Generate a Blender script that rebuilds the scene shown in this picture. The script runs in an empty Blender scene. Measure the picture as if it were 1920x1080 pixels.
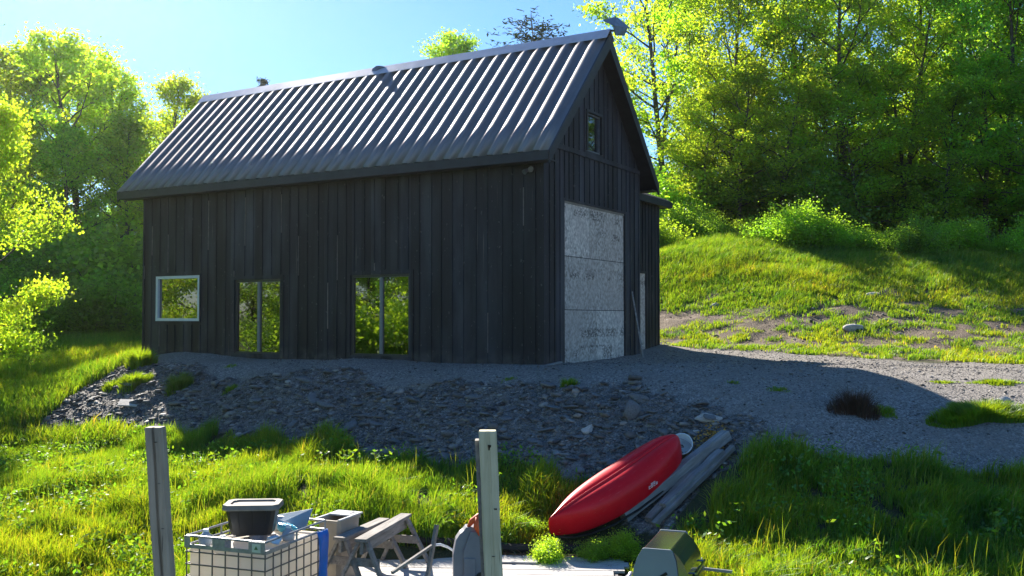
import bpy, bmesh, math, random
import numpy as np
from mathutils import Vector, Matrix, Euler
rad = math.radians
random.seed(5)
SC = bpy.context.scene
COL = SC.collection
# ------------------------------------------------------------------ camera
F = 1823.27; CZ = 1.026; PITCH = math.atan(57.04 / F)
cp, sp = math.cos(PITCH), math.sin(PITCH)
cam = bpy.data.cameras.new('camera'); cam.lens = F / 1920 * 36; cam.sensor_width = 36
cam.clip_start = .1; cam.clip_end = 3000
camo = bpy.data.objects.new('camera', cam); COL.objects.link(camo)
camo.location = (0, 0, CZ); camo.rotation_euler = (math.pi / 2 + PITCH, 0, 0)
SC.camera = camo

def ray(u, v):
    x = (u - 960) / F; up = (540 - v) / F
    return np.array([x, cp - up * sp, sp + up * cp])
def pt(u, v, d):
    r = ray(u, v); t = d / r[1]
    return np.array([r[0] * t, d, CZ + r[2] * t])
def ptz(u, v, z):
    r = ray(u, v); t = (z - CZ) / r[2]
    return np.array([r[0] * t, r[1] * t, z])
# ------------------------------------------------------------------ barn frame
TH = 0.5297
A_ = np.array([math.sin(TH), math.cos(TH)])      # gable direction
B_ = np.array([-math.cos(TH), math.sin(TH)])     # long wall direction
N_ = np.array([0.673, 20.949])
BL, BW = 12.873, 5.344
def bp(l, w): return N_ + B_ * l + A_ * w
# ------------------------------------------------------------------ noise
def hash2(ix, iy, s):
    h = (ix.astype(np.int64) * 374761393 + iy.astype(np.int64) * 668265263 + s * 1442695041) & 0xffffffff
    h = ((h ^ (h >> 13)) * 1274126177) & 0xffffffff
    h = ((h ^ (h >> 16)) * 2246822519) & 0xffffffff
    return ((h ^ (h >> 15)) & 0xffff) / 65535.0
def vnoise(x, y, s=0):
    ix = np.floor(x); iy = np.floor(y); fx = x - ix; fy = y - iy
    fx = fx * fx * (3 - 2 * fx); fy = fy * fy * (3 - 2 * fy)
    a = hash2(ix, iy, s); b = hash2(ix + 1, iy, s); c = hash2(ix, iy + 1, s); d = hash2(ix + 1, iy + 1, s)
    return (a * (1 - fx) + b * fx) * (1 - fy) + (c * (1 - fx) + d * fx) * fy
def fbm(x, y, s=0, o=4):
    r = 0; a = .5; t = 0
    for k in range(o):
        r = r + a * vnoise(x, y, s + k * 17); t += a; a *= .5; x = x * 2.03 + 3.1; y = y * 2.03 + 7.7
    return r / t
def sstep(a, b, x):
    t = np.clip((x - a) / (b - a), 0, 1); return t * t * (3 - 2 * t)
# ------------------------------------------------------------------ terrain
ctl = []
for l in (0, 3, 6, 9, 12.3):
    for w, z in ((-.5, -.02), (0, 0), (2.6, .03), (5.3, .08)): ctl.append((*bp(l, w), z))
for l in (0, 3, 6, 9): ctl.append((*bp(l, -1.6), -.10))
ctl += [(*bp(12.4, -.9), -.15), (*bp(0, 5.3), .13), (*bp(0.5, 8.0), .28), (*bp(6, 8.2), .5), (*bp(-1, 2.5), 0)]
for u, v, z in ((30, 820, -1.6), (350, 812, -1.45), (600, 838, -1.4), (850, 872, -1.4), (1100, 885, -1.35), (1290, 862, -1.15),
                (1400, 850, -1.0), (1650, 870, -1.1), (1900, 890, -1.2), (1100, 725, -.2), (850, 700, -.1), (600, 690, -.05),
                (1400, 760, -.4), (1640, 690, 0), (1640, 770, -.5), (1900, 700, -.05), (1900, 800, -.65),
                (1500, 655, .2), (1900, 675, 0), (0, 800, -1.37), (200, 700, -.5), (0, 700, -.6), (200, 625, .4), (0, 612, .7),
                (150, 735, -.81), (1300, 700, 0.02)):
    ctl.append(tuple(ptz(u, v, z)))
for u, v, d in ((1240, 560, 32.5), (1500, 570, 30), (1240, 480, 36), (1500, 487, 34.5), (1900, 520, 31.5), (1900, 602, 27.5), (600, 950, 14)):
    ctl.append(tuple(pt(u, v, d)))
ctl += [(-3, 10.3, -2.4), (0, 10, -2.4), (4, 10, -2.32), (0, 13.45, -2.27), (-2.7, 13.4, -2.3), (1.5, 13.4, -2.25), (-2.7, 11.2, -2.36), (1.5, 11.2, -2.34), (-.6, 12.3, -2.32), (3, 12, -2.05), (6, 11.5, -1.95), (-7, 12, -2.1), (-8, 17, -1.75),
        (-6, 9, -2.5), (6, 8, -2.5), (0, 5, -2.7), (-8, 5, -2.6), (8, 5, -2.6), (0, 0, -2.9), (-15, 0, -2.7), (15, 0, -2.7), (0, -30, -3.3),
        (-40, -20, -3), (40, -20, -3), (5, 50, 4.9), (20, 45, 4.6), (12, 70, 8), (40, 60, 9), (30, 30, 3.2), (30, 10, .2), (18, 14, -.7),
        (-25, 60, 3), (-10, 50, 1.8), (-5, 40, .7), (-40, 45, 2), (-40, 20, -1), (0, 38, .7), (0, 60, 5), (-20, 25, -1), (-18, 14, -1.9),
        (-40, 80, 5), (0, 95, 8), (50, 95, 11)]
ctl = np.array(ctl)
def tps_phi(r2): return np.where(r2 > 1e-9, .5 * r2 * np.log(np.maximum(r2, 1e-9)), 0)
_n = len(ctl)
_d2 = ((ctl[:, None, :2] - ctl[None, :, :2]) ** 2).sum(-1)
_M = np.zeros((_n + 3, _n + 3)); _M[:_n, :_n] = tps_phi(_d2) + np.eye(_n) * .6
_M[:_n, _n] = 1; _M[:_n, _n + 1:] = ctl[:, :2]; _M[_n:, :_n] = _M[:_n, _n:].T
_W = np.linalg.solve(_M, np.concatenate([ctl[:, 2], [0, 0, 0]]))
def base_z(x, y):
    x = np.atleast_1d(np.asarray(x, float)); y = np.atleast_1d(np.asarray(y, float))
    z = np.empty_like(x)
    for i in range(0, len(x), 40000):
        X, Y = x[i:i + 40000], y[i:i + 40000]
        d2 = (X[:, None] - ctl[None, :, 0]) ** 2 + (Y[:, None] - ctl[None, :, 1]) ** 2
        z[i:i + 40000] = tps_phi(d2) @ _W[:_n] + _W[_n] + _W[_n + 1] * X + _W[_n + 2] * Y
    far = np.hypot(x, y - 20)
    k = sstep(55, 110, far)
    return z * (1 - k) + k * np.where(y > 20, np.clip((y - 20) * .11, 0, 12), -3)
def at(u, v):                                   # where the line of sight meets the terrain
    r = ray(u, v); t = np.arange(5, 80, .1)
    P = r[None, :] * t[:, None]
    g = base_z(P[:, 0], P[:, 1]); below = np.nonzero(P[:, 2] + CZ < g)[0]
    i = below[0] if len(below) else len(t) - 1
    q = P[i]
    return np.array([q[0], q[1], g[i]])
def at2(*uv): return [tuple(at(u, v)[:2]) for u, v in uv]
def inpoly(x, y, poly):
    c = np.zeros(len(x), bool); n = len(poly)
    for i in range(n):
        x0, y0 = poly[i]; x1, y1 = poly[(i + 1) % n]
        k = ((y0 > y) != (y1 > y)) & (x < (x1 - x0) * (y - y0) / ((y1 - y0) or 1e-9) + x0)
        c ^= k
    return c
GRAV = at2((30, 822), (95, 775), (150, 735), (215, 700)) + [tuple(bp(13.1, .2)), tuple(bp(13, 5.5)), tuple(bp(.5, 8.2))] + \
    at2((1300, 652), (1420, 660), (1560, 668), (1700, 676), (1900, 684)) + [(30, 17), (30, 9)] + \
    at2((1900, 905), (1780, 885), (1650, 880), (1500, 868), (1420, 855), (1330, 900), (1250, 1000), (1190, 990), (1110, 895), (1000, 890), (850, 876), (700, 858), (600, 842), (480, 828), (350, 812), (200, 808))
ROCK = at2((30, 822), (95, 775), (150, 735), (240, 685), (330, 690), (600, 697), (850, 705), (1100, 722), (1250, 750), (1380, 775), (1420, 810), (1400, 850), (1330, 900), (1250, 1000),
           (1190, 990), (1110, 895), (1000, 890), (850, 876), (700, 858), (600, 842), (480, 828), (350, 812), (200, 808))
HILL = at2((1240, 650), (1300, 652), (1420, 660), (1560, 668), (1700, 676), (1900, 684)) + [(16, 21), (30, 18), (30, 40), (5, 40), (3.5, 31)]
def wob(x, y, a=.5, s=3):
    return x + (fbm(x * .9, y * .9, s) - .5) * a * 2, y + (fbm(x * .9 + 31, y * .9, s + 1) - .5) * a * 2
def is_grav(x, y): return inpoly(*wob(x, y, .45), GRAV)
def is_rock(x, y): return inpoly(*wob(x, y, .7, 9), ROCK)
def is_hill(x, y): return inpoly(*wob(x, y, .3, 12), HILL)
def micro(x, y, rock, grav):
    h = (fbm(x * 2.1, y * 2.1, 40, 5) - .5) * .30 * rock + (fbm(x * 9, y * 9, 50, 2) - .5) * .05 * rock
    h = h + (fbm(x * .8, y * .8, 60, 3) - .5) * .10 * grav * (1 - rock)
    return h
def ground(x, y):
    x = np.atleast_1d(np.asarray(x, float)); y = np.atleast_1d(np.asarray(y, float))
    g = is_grav(x, y).astype(float); r = is_rock(x, y).astype(float)
    return base_z(x, y) + micro(x, y, r, g)
def gz(x, y): return float(ground(x, y)[0])
# ------------------------------------------------------------------ mesh helpers
def npmesh(name, V, faces, col=None, mat=None, smooth=False):
    me = bpy.data.meshes.new(name)
    V = np.asarray(V, np.float32)
    me.vertices.add(len(V)); me.vertices.foreach_set('co', V.ravel())
    idx = np.concatenate([np.asarray(f, np.int32).ravel() for f in faces])
    tot = np.concatenate([np.full(len(f), f.shape[1], np.int32) for f in faces])
    st = np.concatenate([[0], np.cumsum(tot)[:-1]]).astype(np.int32)
    me.loops.add(len(idx)); me.loops.foreach_set('vertex_index', idx)
    me.polygons.add(len(tot)); me.polygons.foreach_set('loop_start', st)
    if smooth: me.polygons.foreach_set('use_smooth', np.ones(len(tot), bool))
    me.update(calc_edges=True)
    if col is not None:
        a = me.attributes.new('col', 'FLOAT_COLOR', 'POINT')
        c = np.ones((len(V), 4), np.float32); c[:, :col.shape[1]] = col
        a.data.foreach_set('color', c.ravel())
    if mat: me.materials.append(mat)
    return me
def link(name, me, parent=None, **kw):
    o = bpy.data.objects.new(name, me); COL.objects.link(o)
    if parent: o.parent = parent
    for k, v in kw.items(): o[k] = v
    return o
def thing(name, label, cat, loc=(0, 0, 0), rz=0, group=None):
    o = bpy.data.objects.new(name, None); COL.objects.link(o); o.location = loc; o.rotation_euler = (0, 0, rz)
    o.empty_display_size = .2
    o['label'] = label; o['category'] = cat
    if group: o['group'] = group
    return o
def tag(o, label, cat, group=None):
    o['label'] = label; o['category'] = cat
    if group: o['group'] = group
    return o
class MB:
    def __init__(s): s.bm = bmesh.new()
    def box(s, x0, x1, y0, y1, z0, z1, M=None):
        vs = [s.bm.verts.new(Vector((x, y, z)) if M is None else M @ Vector((x, y, z))) for x in (x0, x1) for y in (y0, y1) for z in (z0, z1)]
        for f in ((0, 1, 3, 2), (4, 6, 7, 5), (0, 4, 5, 1), (2, 3, 7, 6), (0, 2, 6, 4), (1, 5, 7, 3)): s.bm.faces.new([vs[i] for i in f])
        return s
    def bar(s, p, q, w, h, up=(0, 0, 1)):        # a squared bar from p to q
        p, q = Vector(p), Vector(q); d = (q - p); L = d.length; d.normalize()
        sx = d.cross(Vector(up)).normalized(); uz = sx.cross(d)
        M = Matrix((( *sx, 0), (*d, 0), (*uz, 0), (0, 0, 0, 1))).transposed(); M.translation = p
        return s.box(-w / 2, w / 2, 0, L, -h / 2, h / 2, M)
    def tube(s, pts, r, n=8, cap=True):
        pts = [Vector(p) for p in pts]; rs = r if hasattr(r, '__len__') else [r] * len(pts)
        rings = []; ref = None
        for i, p in enumerate(pts):
            d = (pts[min(i + 1, len(pts) - 1)] - pts[max(i - 1, 0)]).normalized()
            if ref is None or abs(ref.dot(d)) > .95: ref = Vector((0, 0, 1)) if abs(d.z) < .9 else Vector((1, 0, 0))
            a = d.cross(ref).normalized(); b = a.cross(d)
            rings.append([s.bm.verts.new(p + (a * math.cos(t) + b * math.sin(t)) * rs[i]) for t in [2 * math.pi * k / n for k in range(n)]])
        for A, B in zip(rings, rings[1:]):
            for k in range(n): s.bm.faces.new((A[k], A[(k + 1) % n], B[(k + 1) % n], B[k]))
        if cap: s.bm.faces.new(rings[0][::-1]); s.bm.faces.new(rings[-1])
        return s
    def loft(s, rings, cap=True, closed=True):
        R = [[s.bm.verts.new(Vector(p)) for p in r] for r in rings]; n = len(R[0])
        for A, B in zip(R, R[1:]):
            for k in range(n if closed else n - 1): s.bm.faces.new((A[k], A[(k + 1) % n], B[(k + 1) % n], B[k]))
        if cap and closed: s.bm.faces.new(R[0][::-1]); s.bm.faces.new(R[-1])
        return s
    def prism(s, poly, thick, M):                # polygon in local xy, extruded along local z
        a = [s.bm.verts.new(M @ Vector((x, y, 0))) for x, y in poly]; b = [s.bm.verts.new(M @ Vector((x, y, thick))) for x, y in poly]
        n = len(a); s.bm.faces.new(a[::-1]); s.bm.faces.new(b)
        for k in range(n): s.bm.faces.new((a[k], a[(k + 1) % n], b[(k + 1) % n], b[k]))
        return s
    def build(s, name, mat, parent=None, bevel=0, smooth=False, sub=0, extra=None, **kw):
        bm = s.bm; bmesh.ops.recalc_face_normals(bm, faces=bm.faces)
        if bevel: bmesh.ops.bevel(bm, geom=list(bm.edges), offset=bevel, segments=2, profile=.7, affect='EDGES', clamp_overlap=True)
        if smooth:
            for f in bm.faces: f.smooth = True
        me = bpy.data.meshes.new(name); bm.to_mesh(me); bm.free(); me.materials.append(mat)
        for e in (extra or ()): me.materials.append(e)
        o = link(name, me, parent, **kw)
        if sub:
            m = o.modifiers.new('smooth', 'SUBSURF'); m.levels = sub; m.render_levels = sub
        return o
# ------------------------------------------------------------------ materials
class NT:
    def __init__(s, name):
        s.m = bpy.data.materials.new(name); s.m.use_nodes = True; s.t = s.m.node_tree; s.t.nodes.clear()
        s.out = s.n('ShaderNodeOutputMaterial')
    def n(s, typ, **kw):
        x = s.t.nodes.new(typ)
        for k, v in kw.items():
            if k.startswith('i_'):
                key = k[2:].replace('_', ' '); x.inputs[key].default_value = v
            else: setattr(x, k, v)
        return x
    def l(s, a, b): s.t.links.new(a, b)
    def coord(s, kind='Object'): return s.n('ShaderNodeTexCoord').outputs[kind]
    def noise(s, vec, scale, detail=4, rough=.55):
        x = s.n('ShaderNodeTexNoise', i_Scale=scale, i_Detail=detail, i_Roughness=rough)
        if vec is not None: s.l(vec, x.inputs['Vector'])
        return x.outputs['Fac']
    def ramp(s, fac, stops, interp='LINEAR'):
        r = s.n('ShaderNodeValToRGB'); r.color_ramp.interpolation = interp
        e = r.color_ramp.elements
        while len(e) < len(stops): e.new(.5)
        for k, (p, c) in enumerate(stops):
            e[k].position = p; e[k].color = (*c, 1) if hasattr(c, '__len__') else (c, c, c, 1)
        s.l(fac, r.inputs[0]); return r.outputs[0]
    def mix(s, fac, a, b, typ='MIX'):
        m = s.n('ShaderNodeMix', data_type='RGBA', blend_type=typ)
        for v, i in ((fac, 0), (a, 6), (b, 7)):
            if hasattr(v, 'is_output'): s.l(v, m.inputs[i])
            elif i == 0: m.inputs[0].default_value = v
            else: m.inputs[i].default_value = (*v, 1)
        return m.outputs[2]
    def math(s, op, a, b=None):
        m = s.n('ShaderNodeMath', operation=op)
        for v, i in ((a, 0), (b, 1)):
            if v is None: continue
            if hasattr(v, 'is_output'): s.l(v, m.inputs[i])
            else: m.inputs[i].default_value = v
        return m.outputs[0]
    def mapv(s, vec, sc=(1, 1, 1), loc=(0, 0, 0)):
        m = s.n('ShaderNodeMapping'); m.inputs['Scale'].default_value = sc; m.inputs['Location'].default_value = loc
        s.l(vec, m.inputs[0]); return m.outputs[0]
    def attr(s, name, out='Color'):
        a = s.n('ShaderNodeAttribute'); a.attribute_name = name; return a.outputs[out]
    def bump(s, h, strength=.3, dist=.02):
        b = s.n('ShaderNodeBump'); b.inputs['Strength'].default_value = strength; b.inputs['Distance'].default_value = dist
        s.l(h, b.inputs['Height']); return b.outputs[0]
    def pbr(s, col, rough=.7, metal=0, normal=None, spec=.5):
        p = s.n('ShaderNodeBsdfPrincipled')
        for v, k in ((col, 'Base Color'), (rough, 'Roughness'), (metal, 'Metallic')):
            if hasattr(v, 'is_output'): s.l(v, p.inputs[k])
            else: p.inputs[k].default_value = (*v, 1) if hasattr(v, '__len__') else v
        p.inputs['Specular IOR Level'].default_value = spec
        if normal is not None: s.l(normal, p.inputs['Normal'])
        s.l(p.outputs[0], s.out.inputs[0]); return p
def plain(name, col, rough=.6, metal=0, var=.25, scale=8, bump=.15, spec=.5):
    t = NT(name); c = t.coord(); n = t.noise(c, scale, 5)
    lo = tuple(x * (1 - var) for x in col); hi = tuple(min(1, x * (1 + var)) for x in col)
    t.pbr(t.ramp(n, [(.3, lo), (.7, hi)]), rough, metal, t.bump(t.noise(c, scale * 6, 3), bump, .01), spec); return t.m

def leaf_mat(name, refl, trans, hue=.03, val=.3, tw=.45):
    t = NT(name)
    c = t.attr('col'); oi = t.n('ShaderNodeObjectInfo')
    hs = t.n('ShaderNodeHueSaturation')
    t.l(t.math('ADD', .5 - hue / 2, t.math('MULTIPLY', oi.outputs['Random'], hue)), hs.inputs['Hue'])
    t.l(t.math('ADD', 1 - val / 2, t.math('MULTIPLY', oi.outputs['Random'], val)), hs.inputs['Value'])
    t.l(t.mix(1, c, refl, 'MULTIPLY'), hs.inputs['Color'])
    hs2 = t.n('ShaderNodeHueSaturation')
    t.l(hs.inputs['Hue'].links[0].from_socket, hs2.inputs['Hue']); t.l(hs.inputs['Value'].links[0].from_socket, hs2.inputs['Value'])
    t.l(t.mix(1, c, trans, 'MULTIPLY'), hs2.inputs['Color'])
    d = t.n('ShaderNodeBsdfDiffuse'); tr = t.n('ShaderNodeBsdfTranslucent'); g = t.n('ShaderNodeBsdfGlossy', i_Roughness=.45)
    t.l(hs.outputs[0], d.inputs[0]); t.l(hs2.outputs[0], tr.inputs[0]); g.inputs[0].default_value = (.9, .95, .85, 1)
    a = t.n('ShaderNodeMixShader'); a.inputs[0].default_value = tw; t.l(d.outputs[0], a.inputs[1]); t.l(tr.outputs[0], a.inputs[2])
    b = t.n('ShaderNodeMixShader'); b.inputs[0].default_value = .035; t.l(a.outputs[0], b.inputs[1]); t.l(g.outputs[0], b.inputs[2])
    t.l(b.outputs[0], t.out.inputs[0]); return t.m
M = {}
M['leaf_yellow'] = leaf_mat('spring_maple_leaf', (.15, .27, .02), (.68, .90, .035), tw=.6, hue=.025)
M['leaf_green'] = leaf_mat('green_leaf', (.12, .24, .025), (.56, .86, .035), tw=.58)
M['leaf_dark'] = leaf_mat('dark_leaf', (.08, .17, .025), (.40, .66, .035), tw=.52)
M['needle'] = leaf_mat('needle', (.025, .05, .018), (.03, .06, .01), tw=.2)
M['grass'] = leaf_mat('grass_blade', (.075, .18, .018), (.42, .58, .014), 0, 0)
M['dry'] = leaf_mat('dry_twig', (.10, .065, .045), (.08, .045, .03), tw=.2)
def bark_mat():
    t = NT('bark'); c = t.mapv(t.coord(), (6, 6, 1.2)); n = t.noise(c, 3, 6)
    t.pbr(t.ramp(n, [(.3, (.035, .028, .022)), (.7, (.13, .11, .09))]), .9, 0, t.bump(n, .6, .03)); return t.m
M['bark'] = bark_mat()
def siding_mat():
    t = NT('charred_black_siding'); c = t.coord()
    grain = t.noise(t.mapv(c, (9, 9, .7)), 4, 6)
    blot = t.noise(t.mapv(c, (1.4, 1.4, .35)), 1.3, 3)
    col = t.mix(grain, (.007, .0075, .011), (.021, .022, .030))
    col = t.mix(t.ramp(blot, [(.42, 0.), (.7, 1.)]), col, (.038, .040, .049))
    streak = t.noise(t.mapv(c, (14, 14, .32)), 1.5, 2)
    worn = t.ramp(streak, [(.66, 0.), (.74, .7)])
    low = t.noise(t.mapv(c, (.5, .5, .5)), 1, 2)
    worn = t.math('MULTIPLY', worn, t.ramp(low, [(.45, 0.), (.6, 1.)]))
    sx = t.n('ShaderNodeSeparateXYZ'); t.l(c, sx.inputs[0])
    bid = t.math('FLOOR', t.math('MULTIPLY', t.math('ADD', sx.outputs[0], sx.outputs[1]), 3.4))
    wn = t.n('ShaderNodeTexWhiteNoise', noise_dimensions='1D'); t.l(bid, wn.inputs['W'])
    col = t.mix(1, col, t.ramp(wn.outputs['Value'], [(0., .55), (.7, 1.1), (1., 1.75)]), 'MULTIPLY')
    knots = t.noise(t.mapv(c, (5, 5, 3)), 3, 1); col = t.mix(t.ramp(knots, [(.70, 0.), (.74, .7)]), col, (.09, .085, .085))
    base = t.math('MULTIPLY', t.ramp(sx.outputs[2], [(.0, 1.), (.35, 0.)]), t.ramp(t.noise(c, 3, 4), [(.4, 0.), (.7, .8)]))
    col = t.mix(base, col, (.11, .10, .09))
    col = t.mix(worn, col, (.20, .165, .14))
    t.pbr(col, .62, 0, t.bump(grain, .35, .01), .4); return t.m
M['siding'] = siding_mat()
M['bare'] = plain('bare_batten', (.20, .17, .15), .8)
M['trim'] = plain('black_trim', (.020, .020, .024), .5, 0, .3, 5)
M['flash'] = plain('weathered_flashing', (.16, .17, .19), .4, .6)
def roof_mat():
    t = NT('dark_ribbed_steel'); c = t.coord()
    n = t.noise(t.mapv(c, (3, 1, 1)), 1.2, 4)
    st = t.noise(t.mapv(c, (8, .6, .6)), 2, 3)
    col = t.mix(n, (.19, .178, .178), (.30, .285, .285))
    ro = t.ramp(st, [(.3, .54), (.7, .66)])
    t.pbr(col, ro, .85); return t.m
M['roof'] = roof_mat()
def glass_mat():
    t = NT('reflecting_pane'); c = t.coord()
    g = t.n('ShaderNodeBsdfGlossy', i_Roughness=.015); g.inputs[0].default_value = (.95, .97, .96, 1)
    t.l(t.bump(t.noise(c, 1.3, 1), .05, .03), g.inputs['Normal'])
    d = t.n('ShaderNodeBsdfTransparent'); d.inputs[0].default_value = (.25, .27, .27, 1)
    m = t.n('ShaderNodeMixShader'); m.inputs[0].default_value = .22
    t.l(d.outputs[0], m.inputs[1]); t.l(g.outputs[0], m.inputs[2]); t.l(m.outputs[0], t.out.inputs[0]); return t.m
M['glass'] = glass_mat()
M['white_frame'] = plain('white_vinyl', (.62, .64, .66), .4, 0, .06)
M['grey_frame'] = plain('grey_mullion', (.20, .20, .20), .4, 0, .1)
M['room'] = plain('dark_room', (.02, .02, .02), .9)
def osb_mat(name, br):
    t = NT(name); c = t.coord()
    v = t.n('ShaderNodeTexVoronoi', i_Scale=21.); t.l(t.mapv(c, (1, 1, .8)), v.inputs['Vector'])
    wv = t.noise(c, 14, 4)
    flake = t.mix(.5, v.outputs['Color'], t.ramp(wv, [(.3, .0), (.7, 1.)]))
    f = t.ramp(flake, [(.2, (.22, .205, .19)), (.5, (.40, .38, .36)), (.8, (.60, .58, .55))])
    big = t.noise(c, .9, 3)
    f = t.mix(t.ramp(big, [(.35, 0.), (.7, .6)]), f, (.40, .36, .34))
    sx = t.n('ShaderNodeSeparateXYZ'); t.l(c, sx.inputs[0])
    # grade stamps: broken dark dashes in horizontal rows
    row = t.n('ShaderNodeTexNoise', noise_dimensions='1D', i_Scale=2.2, i_Detail=1.); t.l(sx.outputs[2], row.inputs['W'])
    letters = t.noise(t.mapv(c, (9, 9, 13)), 1.6, 1)
    block = t.noise(t.mapv(c, (1.1, 1.1, 1.4), (3, 1, 7)), 1.5, 1)
    mk = t.math('MULTIPLY', t.ramp(letters, [(.47, 0.), (.55, 1.)]), t.ramp(row.outputs['Fac'], [(.56, 0.), (.60, .75)]))
    mk = t.math('MULTIPLY', mk, t.ramp(block, [(.48, 0.), (.56, 1.)]))
    f = t.mix(1, t.mix(mk, f, (.08, .07, .065)), (br * 1.12, br * 1.04, br * .96), 'MULTIPLY')
    t.pbr(f, .8, 0, t.bump(v.outputs['Distance'], .3, .01), .3); return t.m
M['osb'] = osb_mat('weathered_osb', 1.); M['osb_warm'] = osb_mat('pale_osb', 1.25)
def wood_mat(name, lo, hi, sc=(14, 1.2, 14), stain=None):
    t = NT(name); c = t.coord(); n = t.noise(t.mapv(c, sc), 2, 6, .6)
    col = t.ramp(n, [(.28, lo), (.72, hi)])
    k = t.noise(c, 2.2, 3)
    if stain: col = t.mix(t.ramp(k, [(.45, 0.), (.7, .8)]), col, stain)
    cr = t.noise(t.mapv(c, tuple(x * 2.5 for x in sc)), 2, 2)
    col = t.mix(t.ramp(cr, [(.66, 0.), (.74, .7)]), col, tuple(x * .3 for x in lo))
    t.pbr(col, .8, 0, t.bump(n, .4, .01), .3); return t.m
M['post_pale'] = wood_mat('pale_treated_post', (.46, .41, .26), (.72, .66, .46), (16, 16, .9), (.40, .38, .24))
M['post_grey'] = wood_mat('grey_weathered_post', (.22, .175, .13), (.50, .41, .31), (16, 16, .9), (.52, .40, .29))
M['wood_grey'] = wood_mat('weathered_grey_wood', (.13, .12, .11), (.36, .33, .30), (12, 1.2, 12), (.18, .16, .14))
M['wood_silver'] = wood_mat('silver_grey_wood', (.14, .14, .14), (.34, .34, .34), (12, 1.2, 12), (.2, .2, .19))
M['board'] = wood_mat('sunbleached_board', (.34, .32, .30), (.58, .55, .52), (1.5, 12, 12))
def tank_mat():
    t = NT('cream_tank_plastic'); n = t.noise(t.coord(), 2.5, 3); col = t.ramp(n, [(.3, (.80, .73, .64)), (.7, (.88, .82, .74))])
    d = t.n('ShaderNodeBsdfDiffuse'); tr = t.n('ShaderNodeBsdfTranslucent'); g = t.n('ShaderNodeBsdfGlossy', i_Roughness=.35)
    t.l(col, d.inputs[0]); t.l(col, tr.inputs[0]); a = t.n('ShaderNodeMixShader'); a.inputs[0].default_value = .55
    t.l(d.outputs[0], a.inputs[1]); t.l(tr.outputs[0], a.inputs[2]); b = t.n('ShaderNodeMixShader'); b.inputs[0].default_value = .04
    t.l(a.outputs[0], b.inputs[1]); t.l(g.outputs[0], b.inputs[2]); t.l(b.outputs[0], t.out.inputs[0]); return t.m
M['tank'] = tank_mat()
M['galv'] = plain('galvanised_steel', (.32, .33, .34), .42, .55, .2, 20)
M['cage'] = plain('dull_cage_bar', (.15, .14, .125), .55, .3, .2, 20)
M['paper'] = plain('label_plate', (.62, .66, .50), .5, 0, .1)
M['paper_mark'] = plain('label_mark', (.10, .20, .07), .6)
M['black_plastic'] = plain('black_plastic', (.014, .014, .015), .38, 0, .2, 6, .05)
M['taupe'] = plain('dusty_taupe_lid', (.22, .19, .16), .75, 0, .25, 7)
M['grey_plastic'] = plain('grey_plastic', (.18, .175, .20), .5, 0, .12, 5, .06)
M['beige_plastic'] = plain('beige_plastic', (.33, .28, .22), .5, 0, .12, 5, .06)
M['pale_grey'] = plain('pale_grey_plastic', (.40, .42, .44), .4, 0, .15, 6)
M['slate_blue'] = plain('blue_grey_sheet', (.25, .33, .40), .4, 0, .15, 4)
M['orange'] = plain('orange_webbing', (.75, .10, .02), .6, 0, .15, 12)
M['tarp'] = plain('blue_tarp', (.02, .17, .62), .35, 0, .25, 4, .2)
M['teal'] = plain('teal_bag', (.05, .35, .50), .3, 0, .4, 14, .3)
M['white_plastic'] = plain('white_plastic', (.62, .70, .74), .4, 0, .15, 7)
M['black_rubber'] = plain('black_edging', (.012, .011, .01), .7)
M['decal'] = plain('white_decal', (.75, .70, .72), .4, 0, .05)
def kayak_mat():
    t = NT('red_kayak_hull'); c = t.coord(); n = t.noise(c, 3, 4)
    sc = t.noise(t.mapv(c, (30, 2, 30)), 3, 3)
    col = t.ramp(n, [(.3, (.58, .004, .012)), (.7, (.72, .008, .02))])
    col = t.mix(t.ramp(sc, [(.63, 0.), (.72, .25)]), col, (.7, .25, .25))
    t.pbr(col, .36, 0, t.bump(t.noise(c, 60, 2), .06, .005), .25); return t.m
M['kayak'] = kayak_mat()
M['steel'] = plain('brushed_dark_steel', (.36, .37, .36), .16, .95, .06, 3, .02)
M['enamel'] = plain('blue_grey_enamel', (.24, .27, .30), .4, 0, .08, 3, .02)
M['black_metal'] = plain('black_metal', (.015, .015, .016), .4, .2)
def stone_mat(name, base=None):
    t = NT(name); c = t.coord(); n = t.noise(c, 9, 5)
    col = t.attr('col') if base is None else base
    k = t.ramp(n, [(.25, .55), (.75, 1.25)])
    t.pbr(t.mix(1, col, k, 'MULTIPLY'), .75, 0, t.bump(t.noise(c, 30, 4), .4, .01), .4); return t.m
M['stone'] = stone_mat('broken_slate')
M['pale_stone'] = stone_mat('pale_stone', (.50, .46, .42))
M['slab'] = stone_mat('slate_slab', (.17, .162, .158))
M['slab_sunwarm'] = stone_mat('sunwarm_slab', (.25, .20, .16))  # same slate, warm sunlight painted in as a lighter brown
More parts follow.
